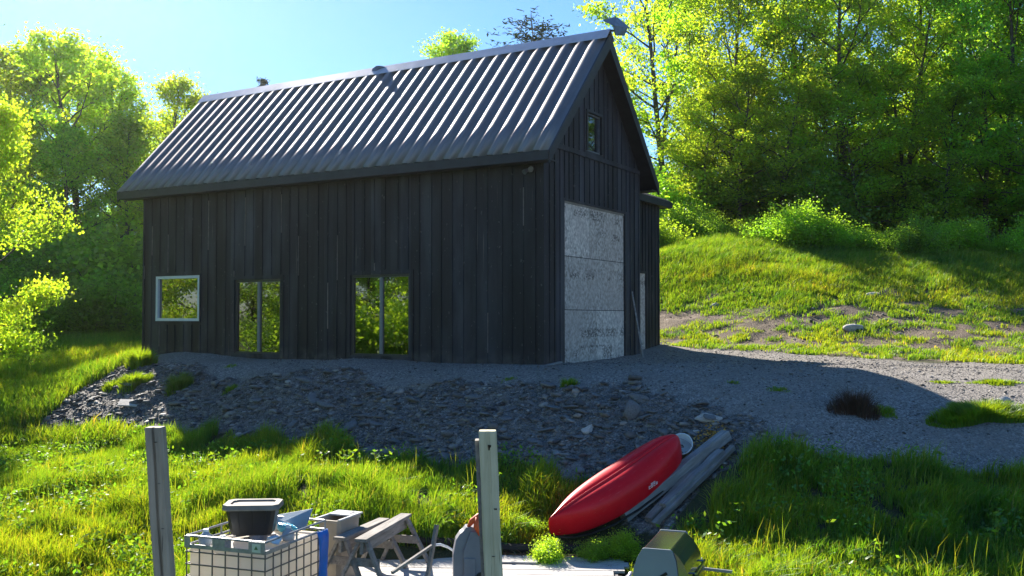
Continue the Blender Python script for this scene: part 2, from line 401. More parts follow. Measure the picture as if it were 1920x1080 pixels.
def ground_mat():
    t = NT('ground_cover'); c = t.coord('Object'); sep = t.n('ShaderNodeSeparateColor'); t.l(t.attr('col'), sep.inputs[0])
    rock, grav, hill = sep.outputs[0], sep.outputs[1], sep.outputs[2]
    n1 = t.noise(c, .7, 5); n2 = t.noise(c, 6, 5); n3 = t.noise(c, 30, 3)
    soil = t.mix(n2, (.035, .045, .014), (.085, .075, .04))
    dirt = t.mix(n2, (.075, .052, .034), (.20, .15, .105))
    dirt = t.mix(t.ramp(n3, [(.4, 0.), (.7, .7)]), dirt, (.27, .215, .165))
    v1 = t.n('ShaderNodeTexVoronoi', i_Scale=26.); t.l(c, v1.inputs['Vector'])
    v2 = t.n('ShaderNodeTexVoronoi', i_Scale=55.); t.l(c, v2.inputs['Vector'])
    bw = t.n('ShaderNodeRGBToBW'); t.l(v1.outputs['Color'], bw.inputs[0])
    bw2 = t.n('ShaderNodeRGBToBW'); t.l(v2.outputs['Color'], bw2.inputs[0])
    g1 = t.ramp(bw.outputs[0], [(.2, (.11, .10, .09)), (.5, (.225, .20, .18)), (.75, (.38, .345, .31)), (.9, (.54, .50, .455))])
    g2 = t.ramp(bw2.outputs[0], [(.2, (.085, .078, .07)), (.6, (.26, .235, .21)), (.9, (.49, .45, .41))])
    gr = t.mix(.5, g1, g2)
    gr = t.mix(t.ramp(n1, [(.38, 0.), (.60, .65)]), gr, (.215, .19, .165))
    v3 = t.n('ShaderNodeTexVoronoi', i_Scale=11.); t.l(t.mapv(c, (1, 1.3, 1)), v3.inputs['Vector'])
    bw3 = t.n('ShaderNodeRGBToBW'); t.l(v3.outputs['Color'], bw3.inputs[0])
    rk = t.ramp(bw3.outputs[0], [(.2, (.05, .046, .043)), (.5, (.105, .096, .09)), (.8, (.18, .165, .15)), (.95, (.28, .255, .235))])
    rk = t.mix(.35, rk, g2)
    col = t.mix(hill, soil, dirt); col = t.mix(grav, col, gr); col = t.mix(rock, col, rk)
    hgt = t.math('ADD', t.math('MULTIPLY', v1.outputs['Distance'], -1.), t.math('MULTIPLY', n3, .6))
    hgt = t.math('ADD', hgt, t.math('MULTIPLY', t.math('MULTIPLY', v3.outputs['Distance'], rock), -1.6))
    t.pbr(col, .9, 0, t.bump(hgt, .7, .03), .25); return t.m
M['ground'] = ground_mat()
# ------------------------------------------------------------------ ground sheets
def axis(lo, hi, step, far0, far1):
    core = np.arange(lo, hi + 1e-6, step)
    def out(end):
        s = step; p = 0; L = []
        while p < end: s *= 1.16; p += s; L.append(p)
        return np.array(L)
    return np.concatenate([(lo - out(lo - far0))[::-1], core, hi + out(far1 - hi)])
gx = axis(-14, 14, .085, -350, 350); gy = axis(6, 36, .085, -120, 600)
GX, GY = np.meshgrid(gx, gy); fx, fy = GX.ravel(), GY.ravel()
vr, vg, vh = is_rock(fx, fy).astype(float), is_grav(fx, fy).astype(float), is_hill(fx, fy).astype(float)
vr *= vg
hz = base_z(fx, fy) + micro(fx, fy, vr, vg) + (fbm(fx * 1.2, fy * 1.2, 70, 4) - .5) * .22 * vh
barn_in = (lambda p: inpoly(fx, fy, p))([tuple(bp(.1, .1)), tuple(bp(12.7, .1)), tuple(bp(12.7, 5.2)), tuple(bp(.1, 5.2))])
hz = np.where(barn_in, np.minimum(hz, .0), hz)
nx, ny = len(gx), len(gy)
ii = np.arange(nx * ny).reshape(ny, nx)
Q = np.stack([ii[:-1, :-1], ii[:-1, 1:], ii[1:, 1:], ii[1:, :-1]], -1).reshape(-1, 4)
cls = np.where(vr[Q[:, 0]] > .5, 2, np.where(vg[Q[:, 0]] > .5, 1, np.where(vh[Q[:, 0]] > .5, 3, 0)))
Vall = np.stack([fx, fy, hz], -1); Call = np.stack([vr, vg, vh], -1)
for k, nm in enumerate(('meadow', 'gravel_drive', 'rubble_bank', 'hillside')):
    q = Q[cls == k]; us, inv = np.unique(q, return_inverse=True)
    me = npmesh(nm, Vall[us], [inv.reshape(-1, 4)], Call[us], M['ground'], True)
    link(nm, me, kind='structure')
# ------------------------------------------------------------------ grass
rng = np.random.default_rng(11)
def blades(name, P, H, W, lean, col, label=None, seed=0, mat='grass'):
    r = np.random.default_rng(seed); n = len(P)
    az = r.uniform(0, 2 * np.pi, n); fa = r.uniform(0, 2 * np.pi, n)
    side = np.stack([np.cos(fa), np.sin(fa), np.zeros(n)], -1) * W[:, None] * .5
    d = np.stack([np.cos(az), np.sin(az), np.zeros(n)], -1) * (lean * H)[:, None]
    up = np.zeros((n, 3)); up[:, 2] = H
    b = P.copy(); b[:, 2] -= .02
    mid = b + up * .55 + d * .28; tip = b + up * np.clip(1 - lean * .35, .4, 1)[:, None] + d
    V = np.stack([b - side, b + side, mid + side * .8, mid - side * .8, tip], 1).reshape(-1, 3)
    o = np.arange(n)[:, None] * 5
    me = npmesh(name, V, [o + np.array([[0, 1, 2, 3]]), o + np.array([[3, 2, 4]])], np.repeat(col, 5, 0), M[mat])
    return me
def scatter(n, x0, x1, y0, y1, keep, margin=3.5):
    x = rng.uniform(x0, x1, n); y = rng.uniform(y0, y1, n)
    k = (np.abs(x) < .532 * y + margin); x, y = x[k], y[k]
    k = keep(x, y); return x[k], y[k]
OBST = []                                        # footprints kept clear of grass (cx, cy, rx, ry, rot)
def clear(x, y):
    k = np.ones(len(x), bool)
    for cx, cy, rx, ry, a in OBST:
        dx, dy = x - cx, y - cy; u = dx * math.cos(a) + dy * math.sin(a); v = -dx * math.sin(a) + dy * math.cos(a)
        k &= ~((np.abs(u) < rx) & (np.abs(v) < ry))
    return k
def tint(n, base, var, r):
    c = np.ones((n, 3)) * np.array(base)
    c *= r.uniform(1 - var, 1 + var, (n, 1)); c[:, 0] *= r.uniform(.8, 1.25, n)
    return c
OBST += [(1.75, 14.0, .75, 1.75, rad(-48)), (2.35, 13.9, .3, 1.7, rad(-48)), (-3.0, 11.2, .62, .75, rad(-20)), (-.6, 12.35, 2.1, 1.15, rad(-3)), (1.72, 11.1, .45, .6, rad(-19))]
def grass_field(name, n, box, keep, hfun, wid, lean, seed, label):
    x, y = scatter(n, *box, keep); z = ground(x, y)
    r = np.random.default_rng(seed); m = len(x)
    cl = fbm(x * 1.1, y * 1.1, 80 + seed, 3); cl2 = fbm(x * 3.2, y * 3.2, 90 + seed, 2)
    H = hfun(x, y) * (.55 + .9 * cl) * r.uniform(.55, 1.2, m) * (.75 + .5 * cl2)
    W = wid * r.uniform(.7, 1.3, m)
    c = tint(m, (1, 1, 1), .22, r)
    yel = sstep(.45, .7, fbm(x * .6, y * .6, 95 + seed, 3))[:, None]
    c = c * (1 - yel) * np.array([.86, .97, 1.0]) + c * yel * np.array([1.22, 1.08, .9])
    dry = r.random(m) < .07; c[dry] = c[dry] * np.array([1.9, 1.15, 4.])
    dk = sstep(.55, .72, fbm(x * 2.6, y * 2.6, 131 + seed, 2))[:, None]; c = c * (1 - dk * np.array([.45, .28, .1]))
    me = blades(name, np.stack([x, y, z], -1), H, W, np.clip(r.normal(lean, .26, m), .05, 1.2), c, seed=seed)
    return link(name, me, kind='stuff', label=label)
def near_keep(x, y):
    k = ~is_grav(x, y) & ~is_hill(x, y) & clear(x, y)
    return k & (fbm(x * 2.2, y * 2.2, 33, 3) > .30)
grass_field('meadow_grass', 800000, (-14, 14.5, 8.2, 21.5), near_keep, lambda x, y: .17 + .26 * sstep(.42, .70, fbm(x * 1.7, y * 1.7, 211, 3)), .012, .42, 1, 'lush tall yellow green grass below the rubble bank')
def left_keep(x, y): return ~is_grav(x, y) & ~inpoly(x, y, [tuple(bp(-.2, -.2)), tuple(bp(13.1, -.2)), tuple(bp(13.1, 8)), tuple(bp(-.2, 8))])
grass_field('slope_grass', 330000, (-27, -6, 20.5, 47), left_keep, lambda x, y: np.full(len(x), .42), .022, .4, 2, 'shaded grass on the slope left of the barn')
def hill_keep(x, y):
    h = is_hill(x, y); z = base_z(x, y)
    dens = .6 * fbm(x * 2.3, y * 3.4, 21, 3) + .4 * fbm(x * .7, y * .9, 23, 3) + sstep(1.0, 2.2, z) * .30 - .005 + sstep(.5, .1, z) * .04
    return h & (dens > .52 + rng.normal(0, .035, len(x)))
grass_field('hillside_grass', 520000, (3, 27, 20, 41), hill_keep, lambda x, y: .14 + .20 * sstep(1.0, 2.6, base_z(x, y)), .018, .4, 3, 'short bright grass patchy on the cut hillside')
# broad leaved weeds among the blades
wx, wy = scatter(5200, -11.5, 10.5, 8.5, 21, near_keep); k = fbm(wx * .9, wy * .9, 171, 3) > .5; wx, wy = wx[k], wy[k]
WEED = (wx, wy)
# taller seed stalks over the foreground
x, y = scatter(9000, -11, 10, 8.5, 17, near_keep); k = fbm(x * 1.3, y * 1.3, 123, 3) > .52; x, y = x[k], y[k]
r_ = np.random.default_rng(4); m = len(x)
me = blades('grass_stalks', np.stack([x, y, ground(x, y)], -1), r_.uniform(.3, .6, m), np.full(m, .006), np.clip(r_.normal(.2, .1, m), .02, .5), tint(m, (1.35, 1.1, 1.8), .2, r_), seed=4)
link('seed_stalks', me, kind='stuff', label='tall thin seed stalks rising above the meadow grass')
# ------------------------------------------------------------------ stones
def rock_proto(seed, sub, flat):
    bm = bmesh.new(); bmesh.ops.create_icosphere(bm, subdivisions=sub, radius=1)
    r = np.random.default_rng(seed); V = np.array([v.co[:] for v in bm.verts]); Fc = np.array([[v.index for v in f.verts] for f in bm.faces]); bm.free()
    for _ in range(7):
        d = r.normal(size=3); d /= np.linalg.norm(d); h = r.uniform(.35, .7); s = V @ d
        V = V - np.where(s > h, s - h, 0)[:, None] * d
    V += r.normal(0, .03, V.shape)
    return V * np.array([1, r.uniform(.55, .85), flat]), Fc
def stone_field(name, x, y, size, seed, sub, label, dip=0.):
    r = np.random.default_rng(seed); n = len(x); z = ground(x, y)
    protos = [rock_proto(seed * 31 + k, sub, r.uniform(.22, .5)) for k in range(8)]
    VV, FF, CC = [], [], []; off = 0
    pal = np.array([(.13, .122, .118), (.19, .178, .172), (.07, .066, .066), (.25, .215, .18), (.29, .265, .245), (.15, .128, .11)])
    pick = r.integers(0, 8, n)
    for k in range(8):
        s = np.nonzero(pick == k)[0]; m = len(s)
        if not m: continue
        V, Fc = protos[k]
        a = r.uniform(0, 2 * np.pi, m); tx = r.normal(dip, .35, m); ca, sa = np.cos(a), np.sin(a); ct, st = np.cos(tx), np.sin(tx)
        R = np.zeros((m, 3, 3)); R[:, 0, 0] = ca; R[:, 0, 1] = -sa * ct; R[:, 0, 2] = sa * st; R[:, 1, 0] = sa; R[:, 1, 1] = ca * ct; R[:, 1, 2] = -ca * st; R[:, 2, 1] = st; R[:, 2, 2] = ct
        W = np.einsum('mij,vj->mvi', R, V) * size[s][:, None, None] + np.stack([x[s], y[s], z[s] + size[s] * .12], -1)[:, None, :]
        VV.append(W.reshape(-1, 3)); FF.append((Fc[None] + (np.arange(m) * len(V))[:, None, None]).reshape(-1, 3) + off); off += m * len(V)
        c = pal[r.integers(0, len(pal), m)] * r.uniform(.7, 1.3, (m, 1)); br = r.random(m) < .012; c[br] = (.36, .34, .31)
        CC.append(np.repeat(c, len(V), 0))
    me = npmesh(name, np.concatenate(VV), [np.concatenate(FF)], np.concatenate(CC), M['stone'])
    link(name, me, kind='stuff', label=label)
sx_, sy_ = scatter(90000, -12, 6, 13, 29, lambda x, y: is_rock(x, y) & is_grav(x, y) & left_free(x, y)) if False else scatter(100000, -12, 6, 13, 29, lambda x, y: is_rock(x, y) & is_grav(x, y) & ~inpoly(x, y, [tuple(bp(-.1, -.1)), tuple(bp(13, -.1)), tuple(bp(13, 6)), tuple(bp(-.1, 6))]))
sz_ = np.clip(.021 * (rng.pareto(2.4, len(sx_)) + 1), .017, .14)
stone_field('bank_rubble', sx_, sy_, sz_ * 1.15, 3, 1, 'loose dark slate rubble covering the bank below the barn')
sx_, sy_ = scatter(40000, -6, 12, 12.5, 27, lambda x, y: is_grav(x, y) & ~is_rock(x, y) & ~inpoly(x, y, [tuple(bp(-.1, -.1)), tuple(bp(13, -.1)), tuple(bp(13, 9)), tuple(bp(-.1, 9))]))
stone_field('drive_pebbles', sx_, sy_, np.clip(.014 * (rng.pareto(3.5, len(sx_)) + 1), .012, .06), 5, 0 + 1, 'small loose pebbles over the gravel drive')
sx_, sy_ = scatter(5000, 3, 22, 21, 36, lambda x, y: is_hill(x, y) & (base_z(x, y) < 2.0))
stone_field('hill_rubble', sx_, sy_, np.clip(.03 * (rng.pareto(3, len(sx_)) + 1), .03, .12), 6, 1, 'small stones in the bare soil of the hillside')
# single slabs and boulders
slab_me = []
for k in range(6):
    V, Fc = rock_proto(500 + k, 2, .16 + .05 * (k % 3))
    for nm in ('slab', 'slab_sunwarm'):
        slab_me.append(npmesh('slate_slab', V, [Fc], None, M[nm]))
slab_uv = []
rs = random.Random(9)
while len(slab_uv) < 120:
    u = rs.uniform(60, 1380); v = rs.uniform(690, 870)
    p = at(u, v); a = np.array([p[0]]), np.array([p[1]])
    if is_rock(*a)[0] and is_grav(*a)[0] and all(math.hypot(u - q[0], v - q[1]) > 18 for q in slab_uv): slab_uv.append((u, v, p))
for u, v, p in slab_uv:
    s = rs.uniform(.09, .25) * (1.2 if u < 700 else .85)
    left = u < 350
    o = link('slate_slab', slab_me[rs.randrange(6) * 2 + (1 if left and rs.random() < .7 else 0)])  # most left end slabs get the painted sunlit tint
    o.location = (p[0], p[1], gz(p[0], p[1]) + .03); o.scale = (s, s * rs.uniform(.6, 1.), s)
    o.rotation_euler = (rs.gauss(.25, .2), rs.gauss(0, .2), rs.uniform(0, 6.28))
    tag(o, 'flat angular slate slab half buried in the sunlit left end of the bank' if left else 'flat angular slate slab half buried in the shaded rubble bank', 'stone', 'slate slabs sunk in the rubble bank')
def boulder(name, u, v, s, label, mat, seed, rot=0, tilt=(0, 0), sub=3):
    p = at(u, v); V, Fc = rock_proto(seed, sub, 1)
    o = link(name, npmesh(name, V, [Fc], None, M[mat])); o.location = (p[0], p[1], gz(p[0], p[1]) + s[2] * .3); o.scale = s
    o.rotation_euler = (tilt[0], tilt[1], rot); tag(o, label, 'stone'); return o
boulder('pale_rock', 1327, 793, (.24, .12, .09), 'long pale grey rock on dark rubble above the kayak tip', 'pale_stone', 61, -.2)
boulder('pale_rock', 1305, 816, (.07, .06, .05), 'fist sized pale rock just below the long pale rock', 'pale_stone', 62)
boulder('pale_rock', 1606, 618, (.42, .3, .13), 'broad flat pale boulder set in the sunlit hillside', 'pale_stone', 63, .2, (.2, 0))
boulder('pale_rock', 1878, 753, (.16, .1, .06), 'small white stone behind the grass tuft on the drive', 'pale_stone', 64)
boulder('pale_rock', 1340, 575, (.22, .14, .1), 'small pale stone high on the hillside near the barn', 'pale_stone', 65)
boulder('pale_rock', 1640, 556, (.3, .18, .1), 'grey stone above the flat boulder on the hillside', 'pale_stone', 66)
boulder('broken_rock', 1500, 822, (.3, .12, .08), 'long dark rock at the edge of the shaded gravel', 'slab', 67, .3)
boulder('broken_rock', 1185, 780, (.22, .2, .2), 'chunky dark boulder upright in the bank above the kayak', 'slab', 68, .5)
boulder('broken_rock', 900, 826, (.14, .1, .08), 'rounded grey stone on the bank behind the pale post', 'slab', 69, .5)
boulder('broken_rock', 1106, 812, (.16, .12, .1), 'rounded grey stone low on the bank left of the kayak', 'pale_stone', 70, .5)
p = at(240, 766)
mb = MB(); mb.prism([(-.22, -.14), (.2, -.16), (.23, .12), (-.18, .15)], .03, Matrix.Identity(4))
o = mb.build('paving_slab', M['pale_stone'], None, .006); o.location = (p[0], p[1], gz(p[0], p[1]) + .06); o.rotation_euler = (.42, .05, .3)
tag(o, 'pale rectangular slab lying on the sunlit end of the rubble bank', 'slab')
# ------------------------------------------------------------------ barn
barn = thing('barn', 'black board and batten barn with a ribbed dark metal roof', 'barn', (N_[0], N_[1], 0), -TH)
EO, OR, OL, HE, HR = .382, .359, .583, 4.576, 7.809        # overhangs, eave and ridge heights
SL = (HR - HE) / (BW / 2 + EO); CA = math.atan(SL)
def roof_z(w): return HE + (w + EO) * SL if w <= BW / 2 else HE + (BW - w + EO) * SL
rb = random.Random(3)
ZB = -.12
def rects_minus(x0, x1, z0, z1, holes):
    xs = sorted({x0, x1, *[h[0] for h in holes], *[h[1] for h in holes]}); out = []
    for a, b in zip(xs, xs[1:]):
        segs = [(z0, z1)]
        for h in holes:
            if h[0] < b - 1e-6 and h[1] > a + 1e-6:
                segs = [s for p, q in segs for s in ((p, min(q, h[2])), (max(p, h[3]), q)) if s[1] - s[0] > 1e-4]
        out += [(a, b, p, q) for p, q in segs]
    return out
WIN = {'a': (-12.30, -10.55, .95, 2.20), 'b': (-9.23, -7.60, .10, 2.03), 'c': (-5.31, -3.54, .12, 2.07)}
holes = list(WIN.values()); WT = 4.78
side = MB(); worn = []
for a, b, p, q in rects_minus(-BL, 0, ZB, WT, holes): side.box(a, b, 0, .14, p, q)
x = -BL + .02
while x < -.1:
    w = rb.uniform(.055, .075)
    if rb.random() < .18: w += .05
    segs = [(ZB + .06 + rb.uniform(0, .05), 4.40)]
    for h in holes:
        if h[0] - .12 < x + w and h[1] + .12 > x: segs = [s for p, q in segs for s in ((p, min(q, h[2] - .1)), (max(p, h[3] + .1), q)) if s[1] - s[0] > .05]
    for p, q in segs: side.box(x, x + w, -.022, -.002 + .0015, p, q)
    # worn stretches where the stain has split away from the batten edge
    if rb.random() < (.75 if x < -8.6 else .28):
        z0 = rb.uniform(.2, 3.3); z1 = min(4.2, z0 + rb.uniform(.3, 1.4))
        for p, q in segs:
            a, b = max(p, z0), min(q, z1)
            if b - a > .1: worn.append((x + w, x + w + rb.uniform(.009, .02), -.018, -.0005, a, b))
    x += w + rb.choice((.19, .22, .24, .25, .27))
for xa, xb in ((-.115, .0),): side.box(xa, xb, -.028, -.0015, ZB + .05, 4.40)
side.bm.faces.ensure_lookup_table(); nf = len(side.bm.faces)
for b in worn: side.box(*b)
side.bm.faces.ensure_lookup_table()
for f in side.bm.faces[nf:]: f.material_index = 1
side.build('side_wall', M['siding'], barn, extra=[M['bare']])
# far gable and back walls
mb = MB(); mb.prism([(0, ZB), (BW, ZB), (BW, 4.75), (BW / 2, roof_z(BW / 2) - .16), (0, 4.75)], .14, Matrix(((0, 0, 1, -BL), (1, 0, 0, 0), (0, 1, 0, 0), (0, 0, 0, 1))))
mb.build('end_wall', M['siding'], barn)
mb = MB().box(-BL + .15, -.16, BW - .14, BW, ZB, 4.7); mb.build('back_wall', M['siding'], barn)
# front gable wall, cut round the doorway and the small window
DO = (1.01, 4.38, -.2, 3.69); GW = (2.15, 2.93, 4.98, 5.90)
gab = MB()
for a, b, p, q in rects_minus(.0, BW, ZB, 4.6, [DO]): gab.box(-.14, 0.001, a + .0, b, p, q)
zc = 4.6
ys = [0.0]
def gtop(y): return roof_z(y) - .17
poly_parts = [(0.0, GW[0]), (GW[0], GW[1]), (GW[1], BW)]
def gable_poly(y0, y1, zlo):
    P = [(y0, zlo), (y1, zlo), (y1, max(gtop(y1), zlo + .001))]
    if y0 < BW / 2 < y1: P.append((BW / 2, gtop(BW / 2)))
    P.append((y0, max(gtop(y0), zlo + .001))); return P
MX = Matrix(((0, 0, 1, -.14), (1, 0, 0, 0), (0, 1, 0, 0), (0, 0, 0, 1)))
gab.prism(gable_poly(0.0, GW[0], zc), .141, MX); gab.prism(gable_poly(GW[1], BW, zc), .141, MX)
gab.prism([(GW[0], zc), (GW[1], zc), (GW[1], GW[2]), (GW[0], GW[2])], .141, MX)
gab.prism(gable_poly(GW[0], GW[1], GW[3]), .141, MX)
y = .0
while y < BW - .04:
    w = rb.uniform(.055, .07)
    top = min(gtop(y), gtop(y + w)) - .02
    segs = [(ZB + .1, top)]
    for h in (DO, GW):
        if h[0] - .07 < y + w and h[1] + .07 > y: segs = [s for p, q in segs for s in ((p, min(q, h[2] - .05)), (max(p, h[3] + .05), q)) if s[1] - s[0] > .05]
    segs = [s for p, q in segs for s in ((p, min(q, 4.80)), (max(p, 4.93), q)) if s[1] - s[0] > .03]
    for p, q in segs: gab.box(.0, .024, y, y + w, p, q)
    y += w + rb.choice((.17, .19, .21, .22))
gab.box(.0025, .055, .12, BW - .12, 4.80, 4.90)
gab.box(.0025, .03, -.028, .10, ZB + .05, 4.6)
gab.build('gable_wall', M['siding'], barn)
# boarded doorway
d = MB().box(-.10, -.06, DO[0], DO[1], -.05, DO[3]).build('door_panel', M['room'], barn, label='doorway boarded with grey weathered chipboard sheets')
ym = (DO[0] + DO[1]) / 2 + .05
for y0, y1, z0, z1, k in ((DO[0], ym - .008, -.05, 1.213, 0), (ym + .008, DO[1], -.05, 1.213, 1), (DO[0], DO[1], 1.229, 2.433, 0), (DO[0], ym - .35, 2.449, 3.639, 1), (ym - .334, DO[1], 2.449, 3.639, 0)):
    MB().box(-.0595, -.050 + .004 * k, y0 + .004, y1 - .004, z0, z1).build('sheet', M['osb_warm' if k else 'osb'], d, .002)
MB().box(-.058, -.03, DO[0], DO[1], 3.64, 3.689).build('head_strip', M['wood_grey'], d)
def rect_frame(mb, a, b, p, q, t, y0, y1):
    mb.box(a, a + t, y0, y1, p, q); mb.box(b - t, b, y0, y1, p, q); mb.box(a + t, b - t, y0, y1, p, p + t); mb.box(a + t, b - t, y0, y1, q - t, q)
def front_window(k, frame, mull, trimw):
    a, b, p, q = WIN[k]
    cas = MB(); rect_frame(cas, a - trimw, b + trimw, p - trimw * .8, q + trimw, trimw - .003, -.035, -.003)
    w = cas.build('window' if k == 'a' else 'glass_door', M['siding'], barn)
    f = MB(); rect_frame(f, a + .004, b - .004, p + .004, q - .004, .055 if k != 'a' else .075, .01 if k != 'a' else -.022, .10)
    f.build('frame', frame, w)
    if mull:
        m = (a + b) / 2 + .02
        MB().box(m - .045, m + .035, .012, .085, p + .06, q - .06).build('mullion', mull, w)
    MB().box(a + .04, b - .04, .055, .063, p + .04, q - .04).build('pane', M['glass'], w)
front_window('a', M['white_frame'], None, .04); M['door_frame'] = plain('satin_black_frame', (.045, .046, .05), .35, .2, .1)
front_window('b', M['door_frame'], M['grey_frame'], .10); front_window('c', M['door_frame'], M['grey_frame'], .10)
g = MB(); 
for (y0, y1, z0, z1) in ((GW[0] - .06, GW[1] + .06, GW[3], GW[3] + .06), (GW[0] - .06, GW[0], GW[2], GW[3]), (GW[1], GW[1] + .06, GW[2], GW[3])): g.box(.003, .045, y0, y1, z0, z1)
g = g.build('gable_window', M['trim'], barn)
f = MB()
for (y0, y1, z0, z1) in ((GW[0], GW[1], GW[2], GW[2] + .045), (GW[0], GW[1], GW[3] - .045, GW[3]), (GW[0], GW[0] + .045, GW[2] + .046, GW[3] - .046), (GW[1] - .045, GW[1], GW[2] + .046, GW[3] - .046)): f.box(-.11, -.02, y0 + .002, y1 - .002, z0 + .002, z1 - .002)
f.build('frame', M['flash'], g); MB().box(-.07, -.062, GW[0] + .03, GW[1] - .03, GW[2] + .03, GW[3] - .03).build('pane', M['glass'], g)
MB().box(-BL + .3, -.3, 2.4, 2.5, 0, 5.5).build('partition', M['room'], barn)
MB().box(-BL + .16, -.16, .15, BW - .15, -.1, .06).build('floor_slab', M['room'], barn)
# roof: two ribbed sheets, fascias, soffits, ridge cap
X0, X1 = -BL - OL, OR
NR = 36; PITCHR = (X1 - X0) / NR
def sheet(sign):
    pr = []
    for k in range(NR):
        s = X0 + k * PITCHR
        pr += [(s, .0), (s + PITCHR * .04, .060), (s + PITCHR * .07, .066), (s + PITCHR * .44, .066), (s + PITCHR * .47, .060), (s + PITCHR * .50, .0)]
    pr.append((X1, 0))
    n = len(pr); half = BW / 2 + EO
    V = []
    nrm = np.array([0, -math.sin(CA) * sign, math.cos(CA)])
    for t in (0, .25, .5, .75, 1):
        yy = (-EO - .03 * (1 - t) + half * t) if sign > 0 else (BW + EO + .03 * (1 - t) - half * t)
        zz = HE - .03 * (1 - t) * SL + (HR - HE) * t
        for x, h in pr: V.append(np.array([x, yy, zz]) + nrm * (h + .012))
    m = len(V)
    V2 = V + [v - nrm * .010 for v in V[:n]] + [v - nrm * .010 for v in V[-n:]]
    Fq = [[r * n + i, r * n + i + 1, (r + 1) * n + i + 1, (r + 1) * n + i] for r in range(4) for i in range(n - 1)]
    Fq += [[m + i, m + i + 1, i + 1, i] for i in range(n - 1)]
    return np.array(V2), np.array(Fq)
V, Fq = sheet(1); roof = link('roof', npmesh('roof', V, [Fq], None, M['roof']), barn)
V, Fq = sheet(-1); link('back_slope', npmesh('back_slope', V, [Fq], None, M['roof']), roof)
# deck under the sheets
MXr = Matrix(((0, 0, 1, X0 + .02), (1, 0, 0, 0), (0, 1, 0, 0), (0, 0, 0, 1)))
th = .11 / math.cos(CA)
dk = MB(); hw = BW / 2
dk.prism([(-EO, HE - .004), (hw, HR - .004), (hw, HR - th), (-EO, HE - th)], X1 - X0 - .04, MXr)
dk.prism([(hw + .001, HR - .004), (BW + EO, HE - .004), (BW + EO, HE - th), (hw + .001, HR - th)], X1 - X0 - .04, MXr)
dk.build('roof_deck', M['trim'], roof)
fa = MB(); fa.box(X0, X1, -EO - .056, -EO - .034, HE - .20, HE + .004); fa.box(X0 + .02, X1 - .02, -EO - .033, -.03, HE - .19, HE - .165)
fa.build('eave_fascia', M['trim'], barn)
fa = MB(); fa.box(X0, X1, BW + EO + .002, BW + EO + .025, HE - .20, HE - .028); fa.box(X0 + .02, X1 - .02, BW + .003, BW + EO, HE - .19, HE - .165); fa.build('eave_fascia', M['trim'], barn)
for xx in (X0 - .022, X1 - .018):
    rk = MB(); T = Matrix(((0, 0, 1, xx), (1, 0, 0, 0), (0, 1, 0, 0), (0, 0, 0, 1))); tv = .23 / math.cos(CA)
    rk.prism([(-EO - .03, HE - .03 * SL + .03), (hw, HR + .03), (hw, HR - tv), (-EO - .03, HE - tv + .06)], .04, T)
    rk.prism([(hw + .001, HR + .03), (BW + EO + .03, HE - .03 * SL + .03), (BW + EO + .03, HE - tv + .06), (hw + .001, HR - tv)], .04, T)
    rk.build('rake_board', M['trim'], barn)
rc = MB(); e = .22; up = .125
rc.prism([(hw - e, HR - e * SL + up), (hw, HR + up + .02), (hw + e, HR - e * SL + up), (hw + e, HR - e * SL + up - .012), (hw, HR + up + .006), (hw - e, HR - e * SL + up - .012)], X1 - X0 + .06, Matrix(((0, 0, 1, X0 - .03), (1, 0, 0, 0), (0, 1, 0, 0), (0, 0, 0, 1))))
M['ridge'] = plain('bright_ridge_steel', (.52, .50, .50), .35, .8, .15, 2, .05)
rc.build('ridge_cap', M['ridge'], roof)
# crumpled ridge vent and the bent flap at the gable end
vx = -6.62
v = MB(); v.loft([[(vx - .15, hw - .12, HR - .02), (vx - .15, hw + .12, HR - .02), (vx - .14, hw + .08, HR + .11), (vx - .14, hw - .08, HR + .10)],
                  [(vx, hw - .14, HR - .04), (vx, hw + .14, HR - .04), (vx, hw + .09, HR + .17), (vx, hw - .09, HR + .16)],
                  [(vx + .10, hw - .10, HR + .06), (vx + .10, hw + .10, HR + .06), (vx + .12, hw + .08, HR + .17), (vx + .12, hw - .08, HR + .15)],
                  [(vx + .27, hw - .05, HR + .08), (vx + .27, hw + .05, HR + .08), (vx + .27, hw + .05, HR + .11), (vx + .27, hw - .05, HR + .11)]])
v.build('ridge_vent', M['flash'], roof, .01)
inv = Matrix.Translation((N_[0], N_[1], 0)) @ Matrix.Rotation(-TH, 4, 'Z'); inv = inv.inverted()
def loc(u, v, d): return inv @ Vector(pt(u, v, d))
fl = MB()
top = [loc(1131, 38, 22.9), loc(1156, 32, 23.3), loc(1182, 53, 23.6), loc(1152, 49, 22.7)]
fl.loft([[p + Vector((0, 0, .012)) for p in top], [p - Vector((0, 0, .012)) for p in top]])
low = [loc(1150, 47, 22.75), loc(1176, 53, 23.3), loc(1170, 67, 23.2), loc(1154, 66, 22.8)]
fl.loft([[p + Vector((.012, 0, 0)) for p in low], [p - Vector((.012, 0, 0)) for p in low]])
fl.tube([Vector((X1 - .12, hw, HR)), Vector((X1 - .05, hw + .02, HR + .12)), sum(low, Vector()) / 4], .03, 6)
fl.build('ridge_flap', M['flash'], roof, label='bent loose sheet of metal sticking up at the gable end of the ridge')
# floodlight under the eave
fl = MB(); fl.box(-.34, -.26, -.05, -.004, 4.21, 4.31); fl.tube([(-.30, -.05, 4.27), (-.36, -.12, 4.23), (-.38, -.17, 4.19)], [.025, .05, .06], 10); fl.tube([(-.29, -.05, 4.27), (-.23, -.12, 4.27), (-.21, -.17, 4.25)], [.025, .05, .06], 10)
fl.build('floodlight', M['flash'], barn)
